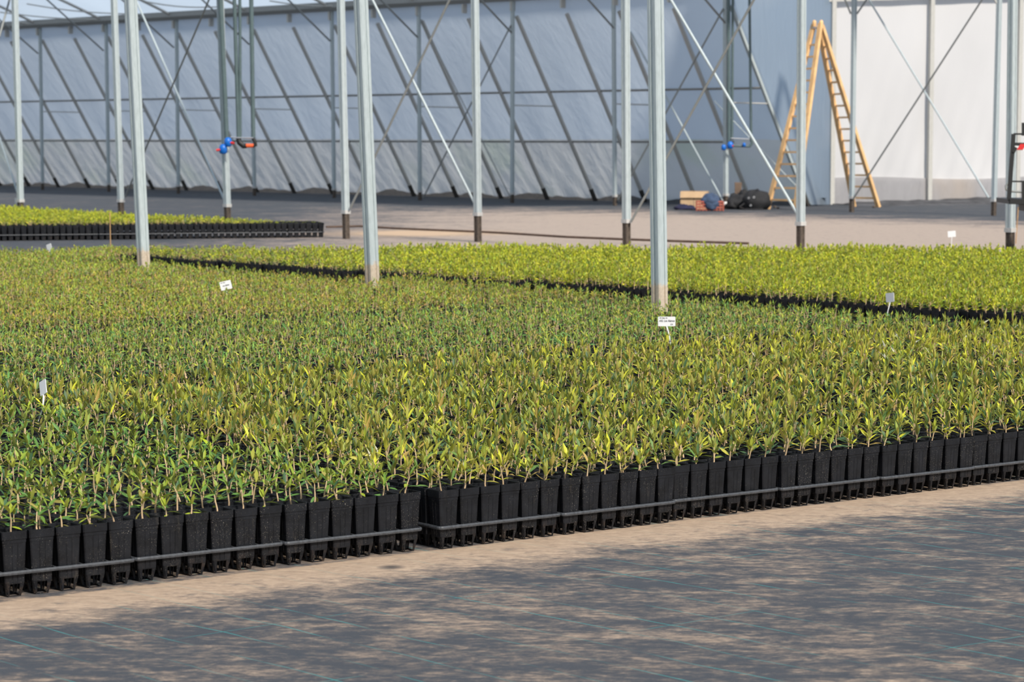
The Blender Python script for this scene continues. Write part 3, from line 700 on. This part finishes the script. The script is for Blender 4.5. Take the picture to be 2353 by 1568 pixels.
# ------------------------------------------------------------------ pots and seedlings
POT_H, PITCH_P = .170, .0717
def pot_proto(full=True, wide=1.0):
    """square tapering pot: rim, grooved walls, slotted foot. Returns verts, faces"""
    m = MB(); R0 = .0338 * wide
    def ring(r, z, g_):
        c = r * .90; pts = []
        seg = [(-c, 0), (-.30 * r, 0), (-.27 * r, g_), (-.22 * r, g_), (-.19 * r, 0), (.19 * r, 0), (.22 * r, g_), (.27 * r, g_), (.30 * r, 0), (c, 0)] if full else [(-c, 0), (c, 0)]
        for k in range(4):
            a = k * math.pi / 2; ca, sa = math.cos(a), math.sin(a)
            for t_, d in seg:
                x, y = t_, -(r - d); pts.append((x * ca - y * sa, x * sa + y * ca, z))
        return pts
    tp = lambda z: R0 * (.72 + .235 * z / POT_H)
    if full:
        rings = [ring(tp(.036), .036, .0008), ring(tp(.04), .040, .0012), ring(tp(.128), .128, .0012), ring(tp(.140), .140, 0), ring(tp(.1475), .1475, 0), ring(R0 * .985, .149, 0), ring(R0, POT_H, 0), ring(R0 - .0014, POT_H, 0), ring(R0 - .0022, .140, 0)]
    else:
        rings = [ring(tp(.02) * .9, .004, 0), ring(tp(.1475), .1475, 0), ring(R0 * .985, .149, 0), ring(R0, POT_H, 0), ring(R0 - .0014, POT_H, 0), ring(R0 - .002, .140, 0)]
    m.loft(rings, smooth=False, cap=False)
    if full:
        r1 = tp(.036); r2 = r1 * .74
        for k in range(4):
            a = k * math.pi / 2; ca, sa = math.cos(a), math.sin(a)
            rot = lambda x, y, z: (x * ca - y * sa, x * sa + y * ca, z)
            for sgn in (-1, 1):      # two sloping straps each side
                x0a, x0b = sgn * r1 * .92, sgn * r1 * .52; x1a, x1b = sgn * r2 * .86, sgn * r2 * .66
                v = []
                for dy in (0, .0022): v += [rot(x0a, -r1 + dy, .0372), rot(x0b, -r1 + dy, .0372), rot(x1b, -r2 + dy, .002), rot(x1a, -r2 + dy, .002)]
                f = [(0, 1, 2, 3), (7, 6, 5, 4), (0, 4, 5, 1), (1, 5, 6, 2), (2, 6, 7, 3), (3, 7, 4, 0)]
                m.add(v, f)
            v = []                   # bottom strap
            for dy in (0, .003): v += [rot(-r2 * .86, -r2 + dy, .0), rot(r2 * .86, -r2 + dy, .0), rot(r2 * .86, -r2 + dy, .0028), rot(-r2 * .86, -r2 + dy, .0028)]
            m.add(v, [(0, 1, 2, 3), (7, 6, 5, 4), (0, 4, 5, 1), (3, 2, 6, 7)])
            v = [rot(-r1 * .55, -r1, .0365), rot(-r1 * .5, -r1, .024), rot(-r1 * .2, -r1 + .001, .028), rot(r1 * .2, -r1 + .001, .028), rot(r1 * .5, -r1, .024), rot(r1 * .55, -r1, .0365)]
            m.add([v[0], (v[0][0] * .97, v[0][1] * .97, .0335), (v[5][0] * .97, v[5][1] * .97, .0335), v[5]], [(0, 1, 2, 3)])
        z = .060; r = tp(z) - .006; m.add([(-r, -r, z), (r, -r, z), (r, r, z), (-r, r, z)], [(3, 2, 1, 0)])   # perforated floor, seen from below
    return m
def soil_proto(wide=1.0, z=.153):
    m = MB(); r = .0322 * wide
    pts = [[(-r + 2 * r * i / 3, -r + 2 * r * j / 3, z + (0.003 * math.sin(i * 5 + j * 3) if 0 < i < 3 and 0 < j < 3 else -.001)) for j in range(4)] for i in range(4)]
    m.grid(pts, 4, 4); return m

TYPES = {   # stem height, leaf length, leaf width, pitch of the leaves above horizontal (deg), pairs, palette, second-stem chance
    'A': dict(hs=(.038, .078), L=(.034, .054), w=(.0085, .0120), el=(-12, 55), pairs=(3, 4), pal=[((0.099, 0.218, 0.045), 4), ((0.167, 0.303, 0.045), 3), ((0.355, 0.435, 0.030), 1.3), ((0.049, 0.119, 0.045), 2.4), ((0.296, 0.255, 0.060), .8)], ns=1.25),
    'B': dict(hs=(.036, .074), L=(.038, .062), w=(.0085, .0125), el=(15, 76), pairs=(3, 4), pal=[((0.286, 0.326, 0.045), 3), ((0.484, 0.441, 0.060), 2.6), ((0.132, 0.242, 0.055), 2.8), ((0.572, 0.567, 0.035), 1.8), ((0.066, 0.131, 0.050), 1.8), ((0.462, 0.315, 0.080), 1.2)], ns=1.25),
    'C': dict(hs=(.042, .070), L=(.028, .046), w=(.0060, .0088), el=(-5, 62), pairs=(3, 5), pal=[((0.119, 0.275, 0.066), 4), ((0.225, 0.388, 0.061), 3), ((0.500, 0.525, 0.055), 1.3), ((0.062, 0.150, 0.061), 2.2), ((0.425, 0.325, 0.088), .8)], ns=1.35),
    'E': dict(hs=(.042, .072), L=(.026, .040), w=(.0065, .0100), el=(0, 66), pairs=(4, 5), pal=[((0.182, 0.317, 0.055), 3), ((0.351, 0.451, 0.050), 2.4), ((0.559, 0.512, 0.055), 2.2), ((0.085, 0.171, 0.061), 1.8), ((0.546, 0.342, 0.099), 1.1)], ns=1.4),
    'D': dict(hs=(.052, .084), L=(.028, .044), w=(.0095, .0135), el=(15, 80), pairs=(5, 7), pal=[((0.403, 0.479, 0.025), 3.4), ((0.582, 0.592, 0.025), 3), ((0.246, 0.367, 0.035), 2.4), ((0.694, 0.612, 0.060), 1.0), ((0.112, 0.194, 0.035), 1.6)], ns=1.5),
}
def plant_proto(ty, seed, lod):
    """returns (verts, faces, tint) for stem and for foliage"""
    r = np.random.default_rng(seed); T_ = TYPES[ty]; sm = MB(); lm = MB(); stint = []; ltint = []
    pal = [np.array(c) for c, _ in T_['pal']]; wts = np.array([w for _, w in T_['pal']]); wts = wts / wts.sum()
    nst = 1 + (r.random() < T_['ns'] - 1)
    for si in range(nst):
        h = r.uniform(*T_['hs']) * (1 if si == 0 else r.uniform(.6, .95)); z0 = .150
        bx, by = r.uniform(-.008, .008, 2); lean = r.normal(0, .17, 2)
        pts = [np.array([bx + lean[0] * h * q + .002 * math.sin(q * 5 + seed), by + lean[1] * h * q, z0 + h * q]) for q in (0, .35, .7, 1.0)]
        n0 = len(sm.v); sm.tube(pts, [.0027, .0024, .0020, .0015], 5 if lod == 0 else 3, False)
        bark = np.array([.62, .43, .26]) * r.uniform(.75, 1.12); top = np.array([.34, .33, .12])
        k_ = (len(sm.v) - n0) // 4
        for q in range(4): stint += [tuple(bark * (1 - .25 * q / 3) + top * .25 * q / 3)] * k_
        np_ = r.integers(T_['pairs'][0], T_['pairs'][1] + 1); az = r.uniform(0, 6.28)
        main = pal[r.choice(len(pal), p=wts)]
        for pi in range(np_):
            q = .46 + .54 * pi / (np_ - 1); q = min(q + r.normal(0, .03), 1.0)
            pos = pts[0] * 0 + np.array([np.interp(q, (0, .35, .7, 1), [p_[c] for p_ in pts]) for c in range(3)])
            az += math.pi / 2 + r.normal(0, .35); up = (pi / (np_ - 1)) ** 1.3
            nl = 2 if pi < np_ - 1 else 3
            if r.random() < .12 and pi < np_ - 2: nl = 1
            for li in range(nl):
                a = az + li * (math.pi if nl == 2 else 2.1) + r.normal(0, .25)
                el = math.radians(T_['el'][0] + (T_['el'][1] - T_['el'][0]) * np.clip(up + r.normal(0, .18), -.1, 1.15))
                L = r.uniform(*T_['L']) * (1 - .45 * up * r.random()) * (.75 if pi == 0 else 1); wd = r.uniform(*T_['w']) * (L / np.mean(T_['L'])) ** .4
                d = np.array([math.cos(a) * math.cos(el), math.sin(a) * math.cos(el), math.sin(el)])
                side = np.array([-math.sin(a), math.cos(a), 0.0]); nrm = np.cross(d, side); nrm *= np.sign(nrm[2] + 1e-6)
                tw = r.normal(0, .35); side = side * math.cos(tw) + nrm * math.sin(tw); nrm = np.cross(d, side); nrm *= np.sign(nrm[2] + 1e-6)
                curl = r.normal(-.05, .10) * L
                def pt(f, s_): return pos + d * L * f + side * s_ * wd / 2 + nrm * (curl * f * f * 2 + (abs(s_) * .18 * wd))
                tip = pos + d * L + nrm * curl * 2
                b0 = pos + d * L * .04
                if lod == 0: v = [b0, pt(.28, -.85), pt(.28, 0), pt(.28, .85), pt(.62, -.95), pt(.62, 0), pt(.62, .95), tip]; f = [(0, 2, 1), (0, 3, 2), (1, 2, 5, 4), (2, 3, 6, 5), (4, 5, 7), (5, 6, 7)]
                elif lod == 1: v = [b0, pt(.48, -1), pt(.48, 0), pt(.48, 1), tip]; f = [(0, 2, 1), (0, 3, 2), (1, 2, 4), (2, 3, 4)]
                else: v = [b0, pt(.5, -1.05), pt(.5, 1.05), tip]; f = [(0, 2, 3, 1)]
                # keep the upper side up
                fa = np.cross(np.array(v[f[0][1]]) - v[f[0][0]], np.array(v[f[0][2]]) - v[f[0][0]])
                if fa @ nrm < 0: f = [q_[::-1] for q_ in f]
                lm.add(v, f, lod == 0)
                c = (main if r.random() < .5 else pal[r.choice(len(pal), p=wts)]) * r.uniform(.8, 1.2)
                if up > .8 and r.random() < .5: c = c * .5 + np.array([.42, .46, .04]) * .5
                if ty == 'B' and r.random() < .006: c = np.array([.62, .60, .45])
                ltint += [tuple(c)] * len(v)
    return sm, np.array(stint), lm, np.array(ltint)

def set_tint(me, cols):
    at = me.color_attributes.new('tint', 'FLOAT_COLOR', 'POINT')
    a = np.ones((len(cols), 4), np.float32); a[:, :3] = np.clip(cols, 0, 1); at.data.foreach_set('color', a.ravel())

class Soup:
    """one big mesh made of many placed prototypes"""
    def __init__(s, mats): s.mats = mats; s.P = {}; s.I = {}
    def proto(s, key, parts):         # parts: [(MB, material index, tint or colour)]
        V = []; C = []; F_ = []; MI = []; SM = []; o = 0
        for m, mi, c in parts:
            V.append(np.array(m.v)); n = len(m.v); C.append(np.broadcast_to(np.array(c, float), (n, 3)))
            for f, sm in zip(m.f, m.smooth): F_.append([i + o for i in f]); MI.append(mi); SM.append(sm)
            o += n
        s.P[key] = dict(v=np.concatenate(V), c=np.concatenate(C), lt=np.array([len(f) for f in F_]), lv=np.array([i for f in F_ for i in f]), mi=np.array(MI), sm=np.array(SM)); s.I[key] = []
    def put(s, key, pos, rz, sc=(1, 1, 1), z0=0.0, br=1.0): s.I[key].append((pos[0], pos[1], z0, rz, sc[0], sc[2], br))
    def build(s, name):
        V = []; C = []; LV = []; LT = []; MI = []; SM = []; off = 0
        for k, p_ in s.P.items():
            I = np.array(s.I[k]);
            if not len(I): continue
            n = len(I); v = p_['v']; ca, sa = np.cos(I[:, 3])[:, None], np.sin(I[:, 3])[:, None]; sxy = I[:, 4][:, None]
            x = v[None, :, 0] * sxy; y = v[None, :, 1] * sxy; z = .15 + (v[None, :, 2] - .15) * I[:, 5][:, None] if k[0] == 'plant' else np.broadcast_to(v[None, :, 2], (n, len(v)))
            A = np.stack([x * ca - y * sa + I[:, 0][:, None], x * sa + y * ca + I[:, 1][:, None], z + I[:, 2][:, None]], -1)
            V.append(A.reshape(-1, 3)); C.append((p_['c'][None] * I[:, 6][:, None, None]).reshape(-1, 3))
            LV.append((p_['lv'][None] + (off + np.arange(n) * len(v))[:, None]).ravel()); off += n * len(v)
            LT.append(np.tile(p_['lt'], n)); MI.append(np.tile(p_['mi'], n)); SM.append(np.tile(p_['sm'], n))
        V = np.concatenate(V).astype(np.float32); LV = np.concatenate(LV).astype(np.int32); LT = np.concatenate(LT).astype(np.int32)
        me = bpy.data.meshes.new(name); me.vertices.add(len(V)); me.vertices.foreach_set('co', V.ravel())
        me.loops.add(len(LV)); me.loops.foreach_set('vertex_index', LV); me.polygons.add(len(LT))
        st = np.zeros(len(LT), np.int32); st[1:] = np.cumsum(LT)[:-1]; me.polygons.foreach_set('loop_start', st)
        me.polygons.foreach_set('material_index', np.concatenate(MI).astype(np.int32)); me.polygons.foreach_set('use_smooth', np.concatenate(SM))
        set_tint(me, np.concatenate(C)); me.update(calc_edges=True)
        for k in s.mats: me.materials.append(M[k])
        o = bpy.data.objects.new(name, me); COL.objects.link(o); print(name, len(V), len(LT)); return o

S_, T__ = bear(52.2), bear(322.2); C0 = G(1011, 1266)
SL, TL = bear(53.6), bear(323.6); C1 = G(975, 1267)
pots = []     # each: dict(x, y, rz, type, crate, row, col, edge)
def in_view(q, mu=60, mv=60):
    u, v = px(q); return -mu < u < W_PX + mu and -200 < v < H_PX + 200
def add_crate(origin, s_dir, t_dir, pitch, ty_of, crate, keep=None, ncol=6, nrow=9, front=False, right_edge=False, hscale=None, jr=.004, left_edge=False):
    """origin: the front left corner of the crate"""
    rz = math.atan2(s_dir[1], s_dir[0])
    for r_ in range(nrow):
        for c_ in range(ncol):
            q = origin + s_dir * ((c_ + .5) * pitch) + t_dir * ((r_ + .5) * pitch)
            if keep is not None and not keep(q): continue
            if not in_view(q, 320): continue
            e = (front and r_ == 0) or (right_edge and c_ == ncol - 1) or (left_edge and c_ == 0)
            pots.append(dict(x=q[0] + rng.normal(0, .0006), y=q[1] + rng.normal(0, .0006), rz=rz + rng.normal(0, .012), ty=ty_of(q), crate=crate, row=r_, col=c_, edge=e, hs=1.0 if hscale is None else hscale(q), d=math.hypot(q[0], q[1])))
CW, CD = PITCH_P * 6 + .0015, PITCH_P * 9 + .004
crates = []   # front crates that get a carrier frame
# right-hand block of the near bed
def ty_near(t):
    return 'B' if t < 3.34 else ('C' if t < 6.1 else 'E')
names_r = ['corner crate', 'second crate after the corner', 'third crate after the corner', 'fourth crate after the corner', 'fifth crate after the corner', 'last crate of the row']
tt_ = 0.0
for j in range(26):
    if j == 5: tt_ += .19
    if j == 9: tt_ += .23
    if j == 15: tt_ += .05
    if tt_ > 16.2: break
    smax = float(np.interp(tt_, (0, 4, 8, 12.2, 13.2), (5.12, 5.32, 5.20, 5.05, 5.75))) + .03 * math.sin(j * 1.7)
    nsc = int(smax / CW) + 1
    for i in range(0, nsc):
        wob = rng.normal(0, .004) + (0.012 if j == 0 and i == 2 else 0)
        o = C0 + S_ * (i * CW + (.03 if j > 0 else 0)) + T__ * (tt_ + wob)
        if (o + T__ * .3)[1] > (19.6 if i < 9 else 21.6): continue
        add_crate(o, S_, T__, PITCH_P, lambda q, tt=tt_: ty_near(tt), names_r[i] if (j == 0 and i < 6) else ('R', i, j), front=(j in (0, 5, 9)), right_edge=(i == nsc - 1), left_edge=(i == 0))
        if j == 0 and i < 6: crates.append((o, S_, T__, PITCH_P, names_r[i], i))
    tt_ += CD
NEAR_T = tt_
# left-hand block
PL = .0735; CWL, CDL = PL * 6 + .003, PL * 9 + .006
names_l = ['crate left of the corner gap', 'second crate left of the corner gap', 'leftmost crate']
for j in range(6):
    for i in range(3):
        o = C1 - SL * ((i + 1) * CWL) + TL * (j * CDL + rng.normal(0, .003))
        add_crate(o, SL, TL, PL, lambda q: 'A', names_l[i] if (j == 0 and i < 3) else ('L', i, j), front=(j == 0), right_edge=(i == 0))
        if j == 0 and i < 3: crates.append((o, SL, TL, PL, names_l[i], 10 + i))
# back bed
for j in range(-6, 34):
    for i in range(0, 26):
        t0 = 2.4 + j * CD; s0 = float(np.interp(t0, (3.8, 7, 8.3, 12.7), (6.48, 6.32, 6.14, 5.94))) + (.04 if (j % 3) else -.02) + i * CW
        o = C0 + S_ * s0 + T__ * t0; cc = o + S_ * .2 + T__ * .3
        ymax = np.interp(cc[0], (-5, -3.5, -2.4, .4, 4), (22.5, 22.5, 22.2, 21.8, 21.6))
        if cc[1] > ymax or cc[0] > 7: continue
        add_crate(o, S_, T__, PITCH_P, lambda q: 'D' if rng.random() < np.interp(q[0], (-3.4, -1.2), (.15, 1.0)) else 'E', ('K', i, j), front=False, left_edge=(i == 0), keep=lambda q: px(q)[0] > 120 , hscale=lambda q: float(np.interp(q[0], (-4.2, -2.5, -1.0), (.62, .8, 1.0))))
# far bed beside the left edge
FO = G(746, 546); FS = bear(254.3); FT = bear(344.3)
fa, fb = np.array([-8.5, 34.8]), np.array([-5.0, 29.7])
def keep_far(q):
    d = fb - fa; side = d[0] * (q[1] - fa[1]) - d[1] * (q[0] - fa[0])
    near_front = (q - FO) @ FT < .70
    return (side < 0 or near_front)
for j in range(0, 12):
    for i in range(0, 12):
        o = FO + FS * ((i + 1) * CW) + FT * (j * CD)
        add_crate(o, -FS, FT, PITCH_P, lambda q: 'D', ('F', i, j), front=(j == 0), keep=keep_far, hscale=lambda q: float(np.clip(((q - FO) @ FS) / 1.4, .25, 1.0)))
        if j == 0: crates.append((o, -FS, FT, PITCH_P, None, 20 + i))

# things that stand in the beds push the pots aside
obst = [G(u, v, .245)[:2] for u, v in ((332, 600), (858, 635), (1517, 685))] + [p[:2] for p in MIDP]
pots = [p for p in pots if all(math.hypot(p['x'] - o[0], p['y'] - o[1]) > .085 for o in obst)]
pots.sort(key=lambda p: p['d'])
print('pots', len(pots))

NPROT = 12
def seen(p):
    u, v = px((p['x'], p['y'], .16)); return -10 < u < W_PX + 10
N_IND = 0; ind = []; rest = []
for p in pots:
    if len(ind) < 300 and seen(p) and not isinstance(p['crate'], tuple): ind.append(p)
    elif len(ind) < 300 and seen(p): ind.append(p)
    else: rest.append(p)
# individual potted seedlings
pot_me = pot_proto(True).mesh('pot', 'pot'); pot_me_l = pot_proto(True, 1.022).mesh('pot', 'pot')
soil_me = soil_proto().mesh('soil', 'soil')
roots = {}
for ty in ('A', 'B'):
    for k in range(22):
        sm, st, lm, lt = plant_proto(ty, 100 + k + (50 if ty == 'B' else 0), 0)
        me_s = sm.mesh('stem', 'stem'); set_tint(me_s, st); me_l = lm.mesh('foliage', 'leaf'); set_tint(me_l, lt)
        roots[(ty, k)] = (me_s, me_l)
def rowword(n): return 'front row' if n == 0 else f'{ORD[n + 1]} row'
def crate_word(p):
    c = p['crate']
    if not isinstance(c, tuple): return c
    side = 'right block' if c[0] == 'R' else 'left block'
    return f'{ORD[c[2] + 1]} crate back, {ORD[c[1] + 1]} from the corner, {side}'
lab_seen = set()
protos_o = {}
for p in ind:
    k = int(rng.integers(0, 22)); ty = p['ty'] if p['ty'] in 'AB' else 'B'
    left = not isinstance(p['crate'], tuple) and p['crate'] in names_l or isinstance(p['crate'], tuple) and p['crate'][0] == 'L'
    key = (ty, k, left)
    if key not in protos_o:
        root = empty('potted_seedling'); meS, meL = roots[(ty, k)]
        for nm, me in (('pot', pot_me_l if left else pot_me), ('soil', soil_me)):
            o = bpy.data.objects.new(nm, me); COL.objects.link(o); o.parent = root
        turn = 0
        for nm, me in (('stem', meS), ('foliage', meL)):
            o = bpy.data.objects.new(nm, me); COL.objects.link(o); o.parent = root
        protos_o[key] = root
    else: root = copy_tree(protos_o[key])
    root.location = (p['x'], p['y'], 0); root.rotation_euler = (0, 0, p['rz'] + math.pi / 2 * 0)
    az = float(rng.choice([0, .4, -.5, 1.57, 2.4, 3.14, 4.2, 5.1])); sc = float(rng.uniform(.88, 1.15))
    for ch in root.children:
        if ch.name.startswith(('stem', 'foliage')): ch.rotation_euler = (0, 0, az); ch.scale = (1, 1, 1); ch.location = (0, 0, 0)
    look = 'green seedling' if ty == 'A' else 'olive-yellow seedling'
    c = p['crate']; blk_, ci, cj = c if isinstance(c, tuple) else (('R', names_r.index(c), 0) if c in names_r else ('L', names_l.index(c), 0))
    row = cj * 9 + p['row'] + 1; colm = ci * 6 + (p['col'] + 1 if blk_ == 'R' else 6 - p['col'])
    rw = 'front row' if row == 1 else ORD[row] + ' row'
    lab = f"{look} in black pot, {ORD[colm]} {'right' if blk_ == 'R' else 'left'} of the corner gap, {rw}"
    tag(root, lab, 'potted plant', 'potted seedlings in the near beds')

# carrier frames of the crates whose front shows
def carrier(o, sd, td, pitch, label, group):
    rz = math.atan2(sd[1], sd[0]); t = empty('pot_carrier', tuple(o), rz, label=label, cat='plant tray', group=group)
    w, d, z, r = pitch * 6, pitch * 9, .0635, .0036
    m = MB(); c = .012; pts = []
    for (x, y, a0) in ((w - c, c, -90), (w - c, d - c, 0), (c, d - c, 90), (c, c, 180)):
        for a in (0, 30, 60, 90): pts.append((x + (c - .0005) * math.cos(math.radians(a0 + a)), y + (c - .0005) * math.sin(math.radians(a0 + a))))
    pts.append(pts[0]); sect = [(-r, -r * 1.3), (r * .2, -r * 1.3), (r * .6, 0), (r * .2, r * 1.3), (-r, r * 1.3)]
    rings = []
    cx_, cy_ = w / 2, d / 2
    for i, (x, y) in enumerate(pts):
        j = (i + 1) % (len(pts) - 1); k = (i - 1) % (len(pts) - 1)
        dx, dy = pts[j][0] - pts[k][0], pts[j][1] - pts[k][1]; L = math.hypot(dx, dy); nx, ny = dy / L, -dx / L
        rings.append([(x + nx * a, y + ny * a, z + b_) for a, b_ in sect])
    m.loft(rings, smooth=False, cap=False); m.build('outer_band', 'band', t)
    m = MB()
    for i in range(1, 6): m.box((i * pitch - .0022, .001, z - .004), (i * pitch + .0022, d - .001, z + .004))
    for i in range(1, 9): m.box((.001, i * pitch - .0022, z - .004), (w - .001, i * pitch + .0022, z + .004))
    m.build('grid_bars', 'band', t)
    return t
farn = 0
for o, sd, td, pi_, nm, idx in crates:
    if nm: carrier(o, sd, td, pi_, f'black plastic carrier band holding the pots of the {nm}', 'pot carriers along the front row')
    else:
        farn += 1; carrier(o, sd, td, pi_, f'black plastic pot carrier in the far bed, {ORD[farn]} from its sandy end', 'pot carriers of the far bed')

# all the remaining pots and seedlings
sp = Soup(['pot', 'soil', 'stem', 'leaf'])
full_m, full_l, simp_m = pot_proto(True), pot_proto(True, 1.022), pot_proto(False)
so_m = soil_proto(); rimonly = MB()
R0 = .0338
def sq(r, z): return [(-r, -r, z), (r, -r, z), (r, r, z), (-r, r, z)]
rimonly.loft([sq(R0 * .93, .10), sq(R0, POT_H), sq(R0 - .0014, POT_H), sq(R0 - .002, .145)], smooth=False, cap=False)
flat = MB(); flat.add(sq(R0 - .002, .152), [(0, 1, 2, 3)])
blk = (.02, .02, .02)
sp.proto(('pot', 'full'), [(full_m, 0, blk), (so_m, 1, blk)]); sp.proto(('pot', 'fulll'), [(full_l, 0, blk), (so_m, 1, blk)])
sp.proto(('pot', 'simp'), [(simp_m, 0, blk), (flat, 1, blk)]); sp.proto(('pot', 'rim'), [(rimonly, 0, blk), (flat, 1, blk)])
for ty in TYPES:
    for lod in (0, 1, 2):
        for k in range(NPROT):
            sm, st, lm, lt = plant_proto(ty, 1000 + k + 37 * lod + sum(map(ord, ty)) * 3, lod)
            sp.proto(('plant', ty, lod, k), [(sm, 2, st), (lm, 3, lt)])
for p in rest:
    d = p['d']; ty = p['ty']; lod = 0 if d < 11 else (1 if d < 18.5 else 2)
    if p['edge'] and d < 12: key = ('pot', 'full' if ty != 'A' else 'fulll')
    elif p['edge']: key = ('pot', 'simp')
    else: key = ('pot', 'rim')
    if d < 9 and not p['edge']: key = ('pot', 'simp')
    sp.put(key, (p['x'], p['y']), p['rz'])
    if rng.random() < .035 and ty != 'D': continue
    if p['hs'] < .5 and rng.random() < .5: continue
    hz = float(rng.uniform(.82, 1.2)) * p['hs']; sx_ = float(rng.uniform(.9, 1.15)) * (1.0 if lod < 2 else 1.1) * (p['hs'] ** .5)
    sp.put(('plant', ty, lod, int(rng.integers(0, NPROT))), (p['x'], p['y']), float(rng.uniform(0, 6.28)), (sx_, 1, hz), 0, float(rng.uniform(.86, 1.14)))
mass = sp.build('potted_seedlings')
tag(mass, 'dense beds of olive seedlings in black square pots behind the front rows', 'potted plants', None, 'stuff')

# ------------------------------------------------------------------ white plant tags
def plant_tag(u, v_top, u_b, v_b, wpx, hpx, y, yaw, roll, label, text=False, bend=0.0, pitch_=0.0):
    """plate centre seen at (u, v_top); stake goes down to (u_b, v_b)"""
    foot = G(u_b, v_b, .155) if y is None else D(u_b, v_b, y)
    y = foot[1]; c = D(u, v_top, y); w = wpx / F * y; h = hpx / F * y
    t = empty('plant_tag', (foot[0], foot[1], foot[2]), 0, label=label, cat='plant label', group='white tags in the seedling beds')
    X = np.array([math.cos(yaw), math.sin(yaw), 0]); Z = np.array([0, 0, 1.]); X2 = X * math.cos(roll) + Z * math.sin(roll); Z2 = Z * math.cos(roll) - X * math.sin(roll)
    Nn = np.cross(X2, Z2); Z2 = Z2 * math.cos(pitch_) - Nn * math.sin(pitch_); Nn = np.cross(X2, Z2); th = .0012
    m = MB(); rr = h * .07; outl = []
    for (sx1, sz1, a0) in ((1, -1, -90), (1, 1, 0), (-1, 1, 90), (-1, -1, 180)):
        for a in (0, 45, 90): outl.append((sx1 * (w / 2 - rr) + rr * math.cos(math.radians(a0 + a)), sz1 * (h / 2 - rr) + rr * math.sin(math.radians(a0 + a))))
    cl = c - foot
    m.loft([[cl + X2 * a + Z2 * b_ + Nn * s1 for a, b_ in outl] for s1 in (th, -th)], smooth=False); m.build('plate', 'white', t)
    m = MB(); a = cl - Z2 * h * .49; z3 = np.array([0, 0, 0.0]); mid_ = (a + z3) / 2 + X * bend; low = np.array([-(a[0]) * .15, 0, -.09])
    sw = max(.006, w * .085)
    P3 = [a, a * .75 + z3 * .25 + X * bend * .75, mid_, a * .25 + z3 * .75 + X * bend * .75, z3, low]
    for i in range(len(P3) - 1): m.bar(P3[i], P3[i + 1], sw * (1 - .09 * i), .002, up=(0, 1, 0))
    # bars side by side are one bent stake
    m.build('stake', 'white', t)
    if text:
        for body, sz, xo, zo in (('AlG. Los Alamos', h * .235, -w * .44, -h * .03), ('9/1 Nov 16', h * .14, -w * .42, h * .30), ('C4', h * .17, w * .20, -h * .38)) if text == 'full' else (('Los Alamos', h * .22, -w * .30, -h * .08), ('9/1 Nov', h * .13, -w * .42, h * .30)):
            cu = bpy.data.curves.new('txt', 'FONT'); cu.body = body; cu.size = sz * 1.25; cu.shear = .25; cu.extrude = .0002; cu.resolution_u = 3; cu.offset = .0003
            to = bpy.data.objects.new('txt', cu); COL.objects.link(to); bpy.context.view_layer.update()
            me = bpy.data.meshes.new_from_object(to.evaluated_get(bpy.context.evaluated_depsgraph_get())); bpy.data.objects.remove(to)
            co = np.empty(len(me.vertices) * 3); me.vertices.foreach_get('co', co); co = co.reshape(-1, 3)
            fit = min(1.0, (w * .90 if body[0] == 'A' else w * .6) / max(1e-6, co[:, 0].max()))
            co[:, 0] *= fit
            new = cl[None] + X2[None] * (co[:, 0:1] + xo) + Z2[None] * (co[:, 1:2] + zo) + Nn[None] * (co[:, 2:3] + th + .0004) * (1 if (Nn[1] < 0) else -1)
            me.vertices.foreach_set('co', new.ravel()); me.update(); me.materials.clear(); me.materials.append(M['ink'])
            lo = bpy.data.objects.new('lettering', me); COL.objects.link(lo); lo.parent = t
plant_tag(1532, 739, 1541, 798, 40, 22, None, 0.0, 0.0, 'white plant tag with handwritten name in front of the thick post', 'full', .004)
plant_tag(519, 656, 521, 690, 26, 20, None, 0.1, .23, 'small white written tag leaning among seedlings left of the middle', 'few')
plant_tag(99, 891, 85, 974, 29, 34, None, -.80, .38, 'blank grey-white tag on a long bent stake near the left edge', False, .012, .15)
plant_tag(2045, 684, 2040, 716, 26, 21, None, -.9, .12, 'blank grey tag standing at the alley between the beds')
plant_tag(113, 568, 111, 588, 16, 14, None, -.6, .3, 'small white tag at the far left corner of the near bed')
plant_tag(2187, 538, 2186, 566, 18, 14, None, 0.0, .08, 'small white tag at the back edge of the bright green bed')
plant_tag(40, 461, 41, 471, 12, 12, 34.4, 0.0, .1, 'tiny pale tag in the far bed beside the first post')
